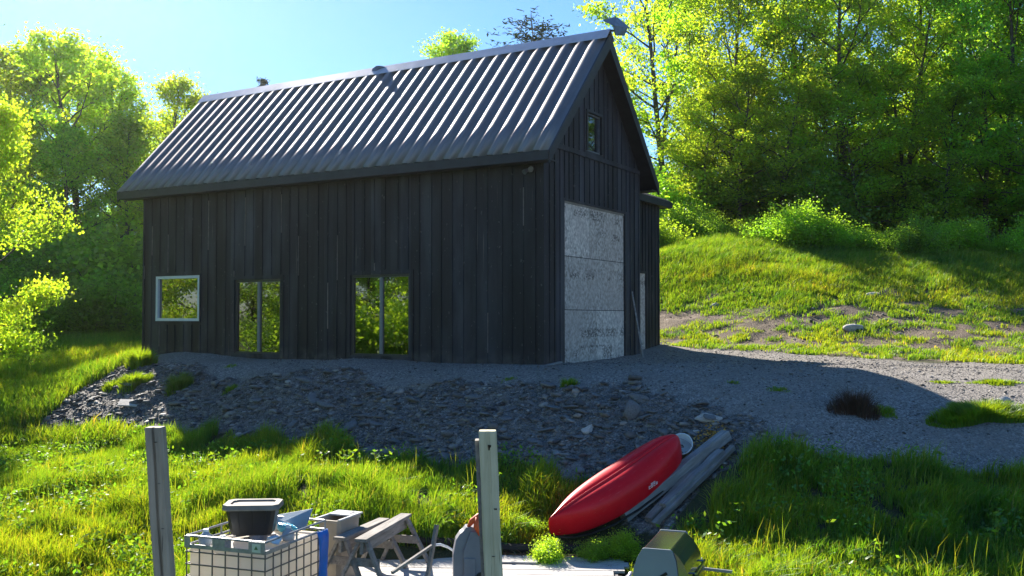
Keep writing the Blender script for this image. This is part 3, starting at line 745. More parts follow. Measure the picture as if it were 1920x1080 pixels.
# side annex with its own hipped roof
ax = MB(); W0, W1 = BW + .004, 7.97; XA = -.5
ADO = (5.98, 6.97, .1, 2.28)
for a, b, p, q in rects_minus(W0, W1, .05, 4.3, [ADO]): ax.box(XA - .12, XA, a, b, p, q)
ax.box(-7, XA - .121, W1 - .12, W1, .05, 4.3); ax.box(-7, -6.88, W0, W1 - .121, .05, 4.3)
y = W0 + .02
while y < W1 - .05:
    for p, q in ([(.2, 4.28)] if not (ADO[0] - .06 < y + .06 and ADO[1] + .04 > y) else [(ADO[3] + .06, 4.28)]): ax.box(XA + .0015, XA + .024, y, y + .055, p, q)
    y += rb.choice((.2, .22, .25))
ax.build('annex_wall', M['siding'], barn)
MB().box(XA - .09, XA - .04, ADO[0], ADO[1], .12, ADO[3]).build('annex_door', M['osb'], barn, label='narrow annex doorway boarded with chipboard')
ar = MB(); ez = 4.40; Wt = 8.34; XE = -.28
ar.loft([[(XE, W0, ez), (XE, Wt, ez), (-7.3, Wt, ez), (-7.3, W0, ez)], [(-1.75, W0, 5.0), (-1.75, 7.25, 5.0), (-6, 7.25, 5.0), (-6, W0, 5.0)]])
for k in range(9):
    yy = W0 + .12 + k * .34; tt = 1 if yy < 7.2 else max(.05, (Wt - yy) / (Wt - 7.2))
    ar.bar((XE, yy, ez + .02), (XE - 1.47 * tt, yy, ez + .6 * tt + .02), .05, .045)
ar.build('annex_roof', M['roof'], barn)
MB().box(XE + .002, XE + .025, W0, Wt + .02, ez - .17, ez + .015).box(-7.3, XE, Wt + .001, Wt + .022, ez - .17, ez + .01).box(-7.2, XE, W0, Wt, ez - .15, ez - .13).build('annex_fascia', M['trim'], barn)
# stick against the gable
b0 = at(1206, 672); t0 = bp(-.02, 4.75)
mb = MB().bar((b0[0], b0[1], gz(*b0[:2])), (t0[0], t0[1], 1.72), .035, .03)
tag(mb.build('leaning_stick', M['wood_grey']), 'thin pale stick leaning on the gable wall beside the boarded doorway', 'stick')
mb = MB().bar((.75, 20.55, gz(.75, 20.55) + .03), (1.05, 20.75, gz(1.05, 20.75) + .05), .09, .03)
tag(mb.build('scrap_board', M['wood_silver']), 'short scrap board on the gravel at the barn corner', 'board')
# ------------------------------------------------------------------ posts
def post(name, u0, v0, u1, d, wpx, mat, label, groove, chips):
    top = pt(u0, v0, d); low = pt(u1, 1080, d); s = (low - top) / (top[2] - low[2])
    bz = gz(low[0], d) - .3; bot = top + s * (top[2] - bz); w = wpx / F * d
    root = thing(name, label, 'post', (bot[0], bot[1], bz + .3))
    o = np.array([bot[0], bot[1], bz + .3])
    def ring(p, k): 
        h = w / 2 * k; c = .18 * h; g = h * .30; q = p - o
        prof = [(-h, -h + c), (-h + c, -h), (-g * .5, -h), (-g * .2, -h + groove), (g * .5, -h + groove), (g * .8, -h), (h - c, -h), (h, -h + c), (h, h - c), (h - c, h), (-h + c, h), (-h, h - c)]
        return [(q[0] + a, q[1] + b, q[2]) for a, b in prof]
    n = 14; rr = random.Random(7)
    rings = [ring(bot + (top - bot) * (i / n) + np.array([rr.gauss(0, .0015), 0, 0]), 1.04 - .05 * i / n) for i in range(n + 1)]
    rings.append([(x * .93 + (top - o)[0] * .07, y * .93 + (top - o)[1] * .07, z + .008) for x, y, z in rings[-1]])
    MB().loft(rings).build('shaft', mat, root)
    for (dz, sx, sz) in chips:
        q = top - o + s * dz; h = w / 2
        MB().loft([[(q[0] + sx * h - .008, q[1] - h - .003, -dz + q[2] * 0 + (top - o)[2] - 0), (q[0] + sx * h + .008, q[1] - h - .003, (top - o)[2] - dz),
                    (q[0] + sx * h + .005, q[1] - h + .01, (top - o)[2] - dz - sz), (q[0] + sx * h - .004, q[1] - h + .01, (top - o)[2] - dz - sz)],
                   [(q[0] + sx * h - .007, q[1] - h + .02, (top - o)[2] - dz), (q[0] + sx * h + .007, q[1] - h + .02, (top - o)[2] - dz), (q[0] + sx * h + .004, q[1] - h + .02, (top - o)[2] - dz - sz), (q[0] + sx * h - .003, q[1] - h + .02, (top - o)[2] - dz - sz)]]).build('knot', M['black_metal'], root)
    return root
post('timber_post', 291, 803, 309, 5.5, 31, M['post_grey'], 'weathered grey split post standing left of the caged tank', .018, [(.07, .35, .015), (.3, .4, .01), (.55, .5, .012)])
pp = post('timber_post', 914, 810, 926, 5.0, 33, M['post_pale'], 'pale squared treated post standing in front of the grey plastic case', .004, [(.06, .2, .05), (.38, .55, .03), (.62, .1, .01)])
tp = pt(896, 824, 5.05); lw = pt(908, 1080, 5.05); sl = (lw - tp) / (tp[2] - lw[2]); bb = tp + sl * (tp[2] - gz(lw[0], 5.05) + .2)
cl = MB().bar(tp - np.array(pp.location), bb - np.array(pp.location), .028, .085, (0, 1, 0)).build('side_lath', M['wood_grey'], pp)
# ------------------------------------------------------------------ caged tank
TA = rad(-20.1); TZ = -1.332
Bc = Vector((-2.596, 10.31)); uu = Vector((math.cos(TA), math.sin(TA))); ww = Vector((-math.sin(TA), math.cos(TA)))
ctr = Bc - uu * .5 + ww * .6; gzt = gz(ctr.x, ctr.y)
ib = thing('caged_tank', 'cream plastic liquid tank inside a galvanised wire cage', 'tank', (ctr.x, ctr.y, gzt), TA)
top_z = TZ - gzt; hx, hy = .5, .6; rz_ = top_z - .115     # top rail height, wall height
pb = MB()
for yy in (-.5, 0, .5): pb.box(-.48, .48, yy - .06, yy + .06, .0, .11)
pb.box(-.49, .49, -.59, .59, .112, .14); pb.build('pallet', M['galv'], ib)
MB().box(-hx + .02, hx - .02, -hy + .02, hy - .02, .142, rz_ - .012).build('tank', M['tank'], ib, .03)
cg = MB(); cz = rz_
for k in range(7):
    xx = -hx + (2 * hx) * k / 6
    for s in (-1, 1): cg.tube([(xx, s * hy, .14), (xx, s * hy, cz)], .008, 6)
for k in range(1, 8):
    yy = -hy + (2 * hy) * k / 8
    for s in (-1, 1): cg.tube([(s * hx, yy, .14), (s * hx, yy, cz)], .008, 6)
for k in range(6):
    zz = .2 + (cz - .2) * k / 5.4
    cg.tube([(-hx - .008, -hy - .008, zz), (hx + .008, -hy - .008, zz), (hx + .008, hy + .008, zz), (-hx - .008, hy + .008, zz), (-hx - .008, -hy - .008, zz)], .008, 6)
cg.build('cage', M['cage'], ib)
rl = MB()
for zz, r in ((rz_ + .012, .015), (top_z, .013)):
    rl.tube([(-hx, -hy, zz), (hx, -hy, zz)], r, 8); rl.tube([(hx, -hy, zz), (hx, hy, zz)], r, 8); rl.tube([(hx, hy, zz), (-hx, hy, zz)], r, 8); rl.tube([(-hx, hy, zz), (-hx, -hy, zz)], r, 8)
for px, py in ((hx, .0), (hx, hy), (-hx, 0), (-hx, hy)): rl.tube([(px, py, rz_), (px, py, top_z)], .011, 6)
rl.box(-hx - .005, hx + .005, -hy - .02, -hy - .014, rz_ - .012, rz_ + .03)
rl.box(hx + .014, hx + .02, -hy - .02, -hy + .42, rz_ - .012, rz_ + .03)
rl.build('top_rail', M['galv'], ib)
for bx in ((hx - .19, hx + .012, -hy - .028, -hy - .0215, rz_ + .0, top_z + .004), (-hx - .012, -hx + .06, -hy - .028, -hy - .0215, rz_, top_z + .004), (-hx + .34, -hx + .50, -hy - .012, -hy + .10, rz_ + .0, top_z - .01)):
    MB().box(*bx).build('corner_plate', M['galv'], ib)
lb = MB().prism([(-.052, -.045), (.052, -.045), (.052, .045), (-.052, .045)], .004, Matrix.Translation((hx - .09, -hy - .029, top_z - .06)) @ Matrix.Rotation(rad(90), 4, 'X')).build('label_plate', M['paper'], ib)
MB().prism([(math.cos(t) * .026, math.sin(t) * .026) for t in (1.57, 3.66, 5.76)], .003, Matrix.Translation((hx - .09, -hy - .034, top_z - .062)) @ Matrix.Rotation(rad(90), 4, 'X')).build('triangle_mark', M['paper_mark'], lb)
wp = MB()
for k in range(3): wp.tube([(-hx + .05 + .16 * k, -.1, rz_ + .006), (-hx + .2 + .2 * k, .2, rz_ + .006)], .01, 6)
wp.tube([(0, -.0, rz_ - .02), (0, 0, rz_ + .05)], [.11, .10], 16); wp.build('filler_cap', M['grey_plastic'], ib)
def onib(x, y, z): return ib.matrix_basis @ Vector((x, y, z)) if False else Vector((ctr.x + x * math.cos(TA) - y * math.sin(TA), ctr.y + x * math.sin(TA) + y * math.cos(TA), gzt + z))
# storage tub on the tank
q = onib(-.07, .0, rz_ + .052)
tub = thing('storage_tub', 'black storage tub with dusty taupe lid on top of the caged tank', 'storage tub', q, TA + rad(24))
def rr_ring(a, b, z, c=.04): return [(-a + c, -b, z), (a - c, -b, z), (a, -b + c, z), (a, b - c, z), (a - c, b, z), (-a + c, b, z), (-a, b - c, z), (-a, -b + c, z)]
tb = MB().loft([rr_ring(.215, .135, 0), rr_ring(.225, .145, .01), rr_ring(.275, .185, .29), rr_ring(.29, .2, .29), rr_ring(.29, .2, .31)])
for xx in (-.12, .02, .15): tb.bar((xx, -.147, .03), (xx * 1.15, -.184, .28), .012, .012, (0, 1, 0))
tb.build('tub', M['black_plastic'], tub)
MB().loft([rr_ring(.31, .215, .285, .06), rr_ring(.315, .22, .30, .06), rr_ring(.305, .21, .345, .06), rr_ring(.24, .15, .345, .05), rr_ring(.235, .145, .325, .05)]).build('lid', M['taupe'], tub, 0, False)
# clutter inside the rail
def blob(name, x, y, z, s, mat, label, cat, seed, rz=0):
    V, Fc = rock_proto(seed, 3, 1); o = link(name, npmesh(name, V, [Fc], None, M[mat], True)); o.location = onib(x, y, z); o.scale = s; o.rotation_euler = (0, 0, rz)
    tag(o, label, cat); return o
def jug(name, x, y, r, h, mat, label, cat):
    o = thing(name, label, cat, onib(x, y, rz_ - .01), .4)
    MB().loft([[(math.cos(t) * r * k, math.sin(t) * r * k, z) for t in [6.283 * i / 14 for i in range(14)]] for z, k in ((0, .9), (.02, 1), (h * .65, 1), (h * .85, .55), (h, .4))]).build('bottle', M[mat], o, 0, True)
    MB().tube([(0, 0, h), (0, 0, h + .025)], r * .42, 10).build('cap', M['white_plastic'], o)
jug('plastic_jug', -.36, -.46, .075, .15, 'pale_grey', 'clear grey plastic jug at the near left corner of the tank top', 'jug')
jug('plastic_jug', -.13, -.47, .07, .10, 'white_plastic', 'squat white plastic jug in front of the black tub', 'jug')
jug('plastic_jug', .36, .05, .07, .14, 'pale_grey', 'clear grey plastic jug by the right rail of the tank', 'jug')
blob('plastic_bag', .14, .38, rz_ + .06, (.13, .10, .08), 'teal', 'crumpled teal plastic bag behind the black tub', 'bag', 81)
blob('white_rag', .33, -.16, rz_ + .03, (.12, .16, .05), 'white_plastic', 'crumpled white sheet beside the right rail of the tank', 'sheet', 82)
blob('grey_sack', -.02, .45, rz_ + .07, (.16, .10, .10), 'pale_grey', 'pale grey sack at the far edge of the tank top', 'sack', 83)
a0, a1 = onib(-.16, .50, rz_ + .01), onib(.30, .50, rz_ + .01)
mb = MB(); d_ = Vector((math.sin(TA), -math.cos(TA), 0)) * .10
mb.loft([[a0, a1, a1 + Vector((0, 0, .22)) + d_ * -1.6, a0 + Vector((0, 0, .12)) + d_ * -1.4], [a0 + d_ * .2, a1 + d_ * .2, a1 + Vector((0, 0, .22)) + d_ * -1.4, a0 + Vector((0, 0, .12)) + d_ * -1.2]])
tag(mb.build('plastic_sheet', M['slate_blue']), 'tilted blue grey sheet propped at the back of the tank', 'panel')
# beige bin with a tray rim, behind the tank
c0 = pt(636, 968, 12.3); zb = gz(c0[0], c0[1])
bn = thing('tall_bin', 'tall beige plastic bin with a grey rim behind the caged tank', 'bin', (c0[0], c0[1], zb), TA - rad(2))
hh = c0[2] - zb
MB().loft([rr_ring(.13, .21, 0), rr_ring(.16, .25, hh - .04), rr_ring(.175, .27, hh - .04), rr_ring(.175, .27, hh), rr_ring(.15, .245, hh), rr_ring(.14, .235, hh - .08)]).build('tub', M['beige_plastic'], bn)
MB().box(-.18, .18, .02, .275, hh + .002, hh + .02).box(-.18, -.15, -.275, .019, hh + .002, hh + .018).box(.15, .18, -.275, .019, hh + .002, hh + .018).build('rim', M['pale_grey'], bn)
MB().loft([rr_ring(.11, .10, hh + .021), rr_ring(.09, .08, hh + .026)]).build('tray', M['grey_plastic'], bn).location = (0, .145, 0)
# blue tarp hanging over the far right corner
mb = MB(); rows = []
for i in range(13):
    t = i / 12; z = rz_ + .02 - t * .75
    rows.append([onib(hx + .04 + .012 * math.sin(9 * s + 5 * t) + .035 * math.sin(3.1 * s) * (1 - .4 * t) + (.0 if i else -.02), hy - .20 + s * (.21 - .05 * t) + .03 * t, z) for s in [k / 9 for k in range(10)]])
back = [[p - Vector((.012 * math.cos(TA), .012 * math.sin(TA), 0)) for p in r] for r in rows]
mb.loft([r + b[::-1] for r, b in zip(rows, back)])
tag(mb.build('blue_tarp', M['tarp'], None, 0, True), 'bright blue tarp hanging down the tank corner', 'tarp')
# ------------------------------------------------------------------ board platform
pz = -2.225
pf = thing('board_platform', 'low platform of sun bleached boards under the trestles', 'platform', (-.6, 12.4, pz), rad(-4))
for xx in (-1.9, -.6, .7, 1.9): MB().box(xx - .04, xx + .04, -1.05, 1.05, -.18, -.031).build('joist', M['wood_grey'], pf)
for k in range(9):
    y0 = -1.08 + k * .24
    MB().box(-2.05 + rb.uniform(-.06, .06), 2.1 + rb.uniform(-.3, .05), y0, y0 + .222, -.03 + rb.uniform(0, .004), rb.uniform(0, .006)).build('board', M['board'], pf, .004)
MB().box(.35, .9, .62, .98, .010, .03).build('loose_board', M['board'], pf, .003)
ed = MB(); pts = [(-2.3 + .35 * k, 1.16 + .02 * math.sin(k * 2.1), gz(-.6 + (-2.3 + .35 * k), 13.55) - pz + .08) for k in range(14)]
ed.tube(pts, .07, 8); ed.build('edging', M['black_rubber'], pf)
# ------------------------------------------------------------------ trestles
def trestle(p, q, ztop, label):
    p, q = Vector((p[0], p[1], 0)), Vector((q[0], q[1], 0)); L = (q - p).length; d = (q - p).normalized(); base = pz + .004
    root = thing('sawhorse', label, 'sawhorse', ((p + q) / 2)[:2] + (base,), math.atan2(d.y, d.x) - math.pi / 2)
    h = ztop - base
    MB().box(-.075, .075, -L / 2, L / 2, h - .04, h).build('top_rail', M['wood_grey'], root, .004)
    MB().box(-.02, .02, -L / 2 + .03, L / 2 - .03, h - .19, h - .041).build('beam', M['wood_grey'], root, .003)
    for sy in (-1, 1):
        for sx in (-1, 1):
            yy = sy * (L / 2 - .10)
            MB().bar((sx * .045, yy, h - .045), (sx * .33, yy + sy * .07, 0.0), .075, .038, (sx * .9, 0, .3)).build('leg', M['wood_grey'], root, .003)
        MB().box(-.19, .19, sy * (L / 2 - .14) - .012, sy * (L / 2 - .14) + .012, h - .36, h - .26).build('cross_brace', M['wood_grey'], root)
trestle((-1.80, 11.62), (-1.42, 13.15), -1.59, 'weathered wooden sawhorse nearer the pale post')
trestle((-2.08, 11.75), (-1.68, 12.9), -1.60, 'weathered wooden sawhorse close beside the caged tank')
def stick(u0, v0, u1, v1, d0, d1, w, name, label, mat='wood_grey'):
    return tag(MB().bar(pt(u0, v0, d0), pt(u1, v1, d1), w, w).build(name, M[mat], None, .003), label, 'stake')
stick(819, 984, 800, 1090, 12.0, 11.85, .045, 'wooden_stake', 'upright grey stake right of the sawhorse')
stick(812, 1022, 735, 1074, 11.95, 11.4, .035, 'wooden_stake', 'slanting pale stake leaning low against the upright stake')
hs = MB(); hs.tube([pt(812, 1022, 12.1), pt(826, 1021, 12.3), pt(840, 1026, 12.5), pt(852, 1034, 12.6), pt(866, 1050, 12.7)], .016, 8)
tag(hs.build('garden_hose', M['white_plastic'], None, 0, True), 'pale hose curving from the stake to the grey plastic case', 'hose')
# ------------------------------------------------------------------ grey plastic case
cx = pt(893, 1030, 11.9)
cs = thing('plastic_case', 'grey moulded plastic case standing behind the pale post', 'plastic case', (cx[0], cx[1], pz + .006), rad(6))
top_c = pt(893, 985, 11.9)[2] - (pz + .006)
out = [(-.28, 0), (.24, 0), (.24, top_c * .9), (.15, top_c), (-.13, top_c), (-.16, top_c * .94), (-.20, top_c * .90), (-.25, top_c * .80), (-.285, top_c * .55)]
RX = Matrix.Rotation(rad(90), 4, 'X')
MB().prism(out, .20, RX @ Matrix.Translation((0, 0, -.10))).build('shell', M['grey_plastic'], cs, .012)
inn = [(-.16, .05), (.20, .05), (.20, top_c * .86), (.1, top_c * .93), (-.08, top_c * .93), (-.16, top_c * .62)]
MB().prism(inn, .03, RX @ Matrix.Translation((0, 0, .10))).build('face_panel', M['grey_plastic'], cs, .008)
MB().box(-.155, -.02, -.145, -.131, .10, top_c * .5).build('recess', M['grey_plastic'], cs, .005)
MB().tube([(.06, -.128, .13), (.06, -.155, .13)], .075, 18).build('hole', M['black_plastic'], cs)
sp_ = MB(); sp_.tube([(-.10, -.06, top_c + .0), (-.06, -.10, top_c + .07), (.02, -.11, top_c + .13), (.10, -.08, top_c + .16), (.16, 0, top_c + .12)], [.02, .035, .04, .04, .03], 8)
sp_.tube([(.0, -.12, top_c + .12), (-.01, -.16, top_c + .02), (.03, -.15, top_c - .07), (.08, -.14, top_c - .02)], [.03, .035, .03, .02], 8)
sp_.build('orange_strap', M['orange'], cs, 0, True)
# ------------------------------------------------------------------ kayak
Ka, Kb = at(1046, 1036), at(1280, 884)
Ka[2] = gz(*Ka[:2]) + .02; Kb[2] = gz(*Kb[:2]) + .04
KL = np.linalg.norm(Kb - Ka); kd = (Kb - Ka) / KL
ky = bpy.data.objects.new('kayak', None); COL.objects.link(ky)
X_ = Vector(kd); S_ = X_.cross(Vector((0, 0, 1))).normalized(); U_ = S_.cross(X_); roll = Matrix.Rotation(rad(20), 4, X_)
Mk = Matrix(((*S_, 0), (*X_, 0), (*U_, 0), (0, 0, 0, 1))).transposed()
Mk = roll @ Mk; Mk.translation = Vector(Ka) + Vector((-.06, .05, .13)); ky.matrix_world = Mk
tag(ky, 'red plastic kayak lying upside down at the foot of the bank', 'kayak')
st_ = [(-.02, .02, .26, .10), (.02, .05, .30, .06), (.08, .16, .35, .02), (.18, .28, .38, 0), (.32, .36, .40, -.02), (.5, .385, .40, -.03), (.68, .37, .40, -.02), (.82, .33, .40, 0), (.92, .26, .38, .02), (.98, .15, .33, .05), (1.01, .04, .24, .1)]
def kring(t, w, h, lift):
    w *= .94; h *= 1.14
    half = [(1.0, 0), (1.03, .12), (1.0, .42), (.88, .72), (.66, .90), (.40, .985), (.17, 1.0), (.10, .965), (.05, .965)]
    P = [(w * a, t * KL, lift + h * b - h * .0) for a, b in half]
    return P + [(0, t * KL, lift + h * 1.035)] + [(-x, y, z) for x, y, z in P[::-1]]
hull = MB(); hull.loft([kring(*s) for s in st_]); hull.build('hull', M['kayak'], ky, 0, True, 2)
rim = MB(); rim.tube([(s[1] * 1.02 + .005, s[0] * KL, s[3] - .005) for s in st_[1:-1]], .018, 6); rim.tube([(-s[1] * 1.02 - .005, s[0] * KL, s[3] - .005) for s in st_[1:-1]], .018, 6)
rim.build('gunwale', M['black_metal'], ky)
MB().tube([(0, KL * 1.005, .16), (.05, KL * 1.03, .15), (0, KL * 1.045, .13), (-.05, KL * 1.03, .15), (0, KL * 1.005, .16)], .009, 6).build('carry_loop', M['black_rubber'], ky)
dc = MB(); rk_ = random.Random(2)
for r in range(3):
    for c in range(4):
        if r == 2 and c in (0, 3): continue
        a = .60 + c * .019; z = .18 + r * .030
        w_ = .3885 * .94 * 1.033 + .0015
        dc.box(w_, w_ + .006, a * KL, (a + rk_.uniform(.010, .015)) * KL, z, z + .006); dc.box(w_, w_ + .006, a * KL, (a + .004) * KL, z + .0065, z + .020)
        if rk_.random() < .7: dc.box(w_, w_ + .006, (a + .008) * KL, (a + .013) * KL, z + .0065, z + .018)
dc.build('decal', M['decal'], ky)
# white bucket behind the kayak tip
bq = at(1281, 866); bzz = gz(bq[0], bq[1])
bk = thing('white_bucket', 'dented white plastic bucket lying behind the kayak tip', 'bucket', (bq[0], bq[1], bzz + .16))
bk.rotation_euler = (rad(62), rad(10), rad(-25))
rg = [[(math.cos(t) * r, math.sin(t) * r, z) for t in [6.283 * i / 20 for i in range(20)]] for r, z in ((.13, -.17), (.135, -.16), (.16, .15), (.175, .15), (.175, .18), (.16, .18), (.13, -.13))]
MB().loft(rg).build('pail', M['white_plastic'], bk, 0, True)
hd = MB(); hd.tube([(.17 * math.cos(t), .17 * math.sin(t) * .4 - .02, .16 + .10 * math.sin(t)) for t in [3.1416 * i / 10 for i in range(11)]], .005, 6); hd.build('handle', M['galv'], bk)
# timbers beside the kayak
def timber(u0, v0, u1, v1, w, h, lift, name, mat, label, cat='timber', off=0):
    a, b = at(u0, v0), at(u1, v1)
    a[2] = gz(a[0], a[1]) + lift; b[2] = gz(b[0], b[1]) + lift
    d = b - a; mid = (a + b) / 2; 
    root = bpy.data.objects.new(name, None)
    L = np.linalg.norm(d); mb = MB(); rr = random.Random(int(u0)); n = 8
    rings = []
    for i in range(n + 1):
        y = -L / 2 + L * i / n; k = 1 + rr.gauss(0, .03); zz = rr.gauss(0, .006)
        rings.append([(-w / 2 * k, y, -h / 2 + zz), (w / 2 * k, y, -h / 2 + zz), (w / 2 * k, y, h / 2 * .8 + zz), (w / 2 * .85 * k, y, h / 2 + zz), (-w / 2 * .85 * k, y, h / 2 + zz), (-w / 2 * k, y, h / 2 * .8 + zz)])
    mb.loft(rings); o = mb.build(name, M[mat])
    dv = Vector(d).normalized(); s = dv.cross(Vector((0, 0, 1))).normalized(); uz = s.cross(dv)
    m4 = Matrix(((*s, 0), (*dv, 0), (*uz, 0), (0, 0, 0, 1))).transposed(); m4.translation = Vector(mid); o.matrix_world = m4
    return tag(o, label, cat)
timber(1168, 995, 1362, 838, .17, .15, .13, 'squared_timber', 'wood_silver', 'thick grey squared timber lying closest to the kayak')
timber(1244, 972, 1352, 862, .13, .10, .16, 'squared_timber', 'wood_silver', 'short pale weathered timber in the middle of the pile')
timber(1226, 1006, 1374, 852, .09, .07, .11, 'squared_timber', 'wood_grey', 'thin dark timber on the outer side of the pile')
timber(1216, 990, 1330, 868, .12, .09, .06, 'squared_timber', 'wood_grey', 'low dark timber under the middle of the pile')
# chips and dead leaves round the timbers
xs, ys, cc = [], [], []
for (u, v, n, s) in ((1318, 850, 260, .10), (1340, 830, 200, .10), (1285, 880, 200, .10), (1262, 905, 120, .08)):
    p = at(u, v); xs.append(rng.normal(p[0], s, n)); ys.append(rng.normal(p[1], s * 1.6, n))
xs = np.concatenate(xs); ys = np.concatenate(ys); n = len(xs)
def leaves(c, size, nb, r, aspect=.75):
    n = len(c); nr = r.normal(size=(n, 3)) + np.array([0, 0, nb]); nr /= np.linalg.norm(nr, axis=1)[:, None]
    t = r.normal(size=(n, 3)); t -= (t * nr).sum(1)[:, None] * nr; t /= np.linalg.norm(t, axis=1)[:, None] + 1e-9
    b = np.cross(nr, t); s = (size * r.uniform(.65, 1.25, n))[:, None]
    V = np.stack([c - t * s * .5, c + b * s * .5 * aspect - nr * s * .08, c + t * s * .5, c - b * s * .5 * aspect - nr * s * .08], 1).reshape(-1, 3)
    return V, np.arange(n * 4).reshape(n, 4)
V, Fc = leaves(np.stack([xs, ys, ground(xs, ys) + .05], -1), .05, 1.5, np.random.default_rng(8))
cl_ = np.array([(.55, .30, .06), (.60, .40, .10), (.45, .22, .05)])[np.random.default_rng(9).integers(0, 3, n)]
r_ = np.random.default_rng(14); wx, wy = WEED; q = np.repeat(np.arange(len(wx)), r_.integers(8, 26, len(wx)))
wc = np.stack([wx[q] + r_.normal(0, .07, len(q)), wy[q] + r_.normal(0, .07, len(q)), ground(wx, wy)[q] + r_.uniform(.05, .34, len(q))], -1)
WV, WF = leaves(wc, .075, 1.0, r_, .5)
link('meadow_weeds', npmesh('meadow_weeds', WV, [WF], np.repeat(tint(len(q), (.75, .95, 1.2), .3, r_), 4, 0), M['grass']), kind='stuff', label='broad leaved weeds mixed into the meadow grass')
link('fallen_leaves', npmesh('fallen_leaves', V, [Fc], np.repeat(cl_, 4, 0), stone_mat('dead_leaf')), kind='stuff', label='yellow dead leaves and chips between kayak and timbers')
# ------------------------------------------------------------------ barbecue
g0 = pt(1232, 1030, 10.55); g1 = pt(1262, 990, 11.45); gd = math.atan2(g1[1] - g0[1], g1[0] - g0[0]) - math.pi / 2
gb = gz(1.72, 11.0); GH = g0[2] - gb
gr = thing('barbecue', 'gas barbecue with a closed steel lid, seen from its end', 'barbecue', ((g0[0] + g1[0]) / 2, (g0[1] + g1[1]) / 2, gb), gd)
HLn = .45; gr.scale = (1.08, 1.08, 1.0)
prof = [(-.245, GH - .36), (-.23, GH - .22), (-.195, GH - .10), (-.14, GH - .005), (-.13, GH), (.13, GH), (.145, GH - .008), (.21, GH - .065), (.265, GH - .15), (.30, GH - .24), (.305, GH - .32), (.24, GH - .36)]
MB().loft([[(x, -HLn + .02, z) for x, z in prof], [(x, HLn - .02, z) for x, z in prof]]).build('lid', M['steel'], gr)
for s in (-1, 1):
    e = [(x * 1.02, z + (.006 if z > GH - .2 else 0)) for x, z in prof if x < .20] + [(.19, GH - .07), (.225, GH - .2), (.235, GH - .36)]
    e = [(-.25, GH - .36), (-.235, GH - .22), (-.2, GH - .10), (-.145, GH), (-.13, GH + .008), (.135, GH + .008), (.155, GH - .01), (.19, GH - .12), (.205, GH - .24), (.21, GH - .36)]
    MB().prism(e, .022, Matrix.Translation((0, s * HLn + (.011 if s > 0 else .011), 0)) @ Matrix.Rotation(rad(90), 4, 'X')).build('end_cap', M['enamel'], gr, .004)
MB().bar((.02, -HLn - .016, GH - .30), (.10, -HLn - .016, GH - .24), .03, .012, (0, 1, 0)).build('vent_slot', M['black_metal'], gr)
hb = MB(); hb.tube([(.36, -.30, GH - .27), (.36, .30, GH - .27)], .014, 8)
for yy in (-.27, .27): hb.tube([(.285, yy, GH - .27), (.36, yy, GH - .27)], .011, 6)
hb.build('handle', M['steel'], gr)
MB().loft([[(-.24, -HLn, GH - .365), (.26, -HLn, GH - .365), (.26, HLn, GH - .365), (-.24, HLn, GH - .365)], [(-.19, -HLn + .05, GH - .56), (.2, -HLn + .05, GH - .56), (.2, HLn - .05, GH - .56), (-.19, HLn - .05, GH - .56)]]).build('firebox', M['black_metal'], gr)
MB().box(.262, .34, -HLn, HLn, GH - .46, GH - .37).build('control_panel', M['steel'], gr, .004)
MB().box(-.2, .26, HLn + .03, HLn + .36, GH - .40, GH - .375).build('side_shelf', M['enamel'], gr, .005)
MB().bar((.24, HLn + .02, GH - .41), (.62, HLn + .05, GH - .43), .03, .03).build('shelf_rail', M['galv'], gr)
for sx in (-.18, .19):
    for sy in (-.36, .36): MB().bar((sx, sy, GH - .56), (sx * 1.05, sy, .0), .035, .035, (0, 1, 0)).build('leg', M['black_metal'], gr)
MB().tube([(-.26, -.47, GH - .42), (-.30, -.45, GH - .36), (-.27, -.42, GH - .28), (-.31, -.40, GH - .33), (-.28, -.36, GH - .45)], .022, 7).build('rope_tie', M['decal'], gr, 0, True)
# ------------------------------------------------------------------ trees
def tubes(paths, sides=6):
    VV, FF = [], []; off = 0
    for P, R in paths:
        P = np.asarray(P, float); n = len(P); d = np.gradient(P, axis=0); d /= np.linalg.norm(d, axis=1)[:, None] + 1e-9
        ref = np.where(np.abs(d[:, 2:3]) < .9, np.array([[0, 0, 1.]]), np.array([[1., 0, 0]])); a = np.cross(d, ref); a /= np.linalg.norm(a, axis=1)[:, None] + 1e-9; b = np.cross(a, d)
        t = np.arange(sides) * 2 * np.pi / sides
        V = P[:, None] + (a[:, None] * np.cos(t)[None, :, None] + b[:, None] * np.sin(t)[None, :, None]) * np.asarray(R)[:, None, None]
        VV.append(V.reshape(-1, 3)); i = np.arange(n - 1)[:, None] * sides; k = np.arange(sides)[None]; k2 = (k + 1) % sides
        FF.append(np.stack([i + k, i + k2, i + sides + k2, i + sides + k], -1).reshape(-1, 4) + off); off += n * sides
    return np.concatenate(VV), np.concatenate(FF)
def curve(p, d, L, n, r, up=.15, wob=.12):
    P = [p]; d = d / np.linalg.norm(d)
    for i in range(n):
        d = d + np.array([0, 0, up]) / n * 2 + r.normal(0, wob, 3) * np.array([1, 1, .6]); d /= np.linalg.norm(d); P.append(P[-1] + d * L / n)
    return np.array(P)
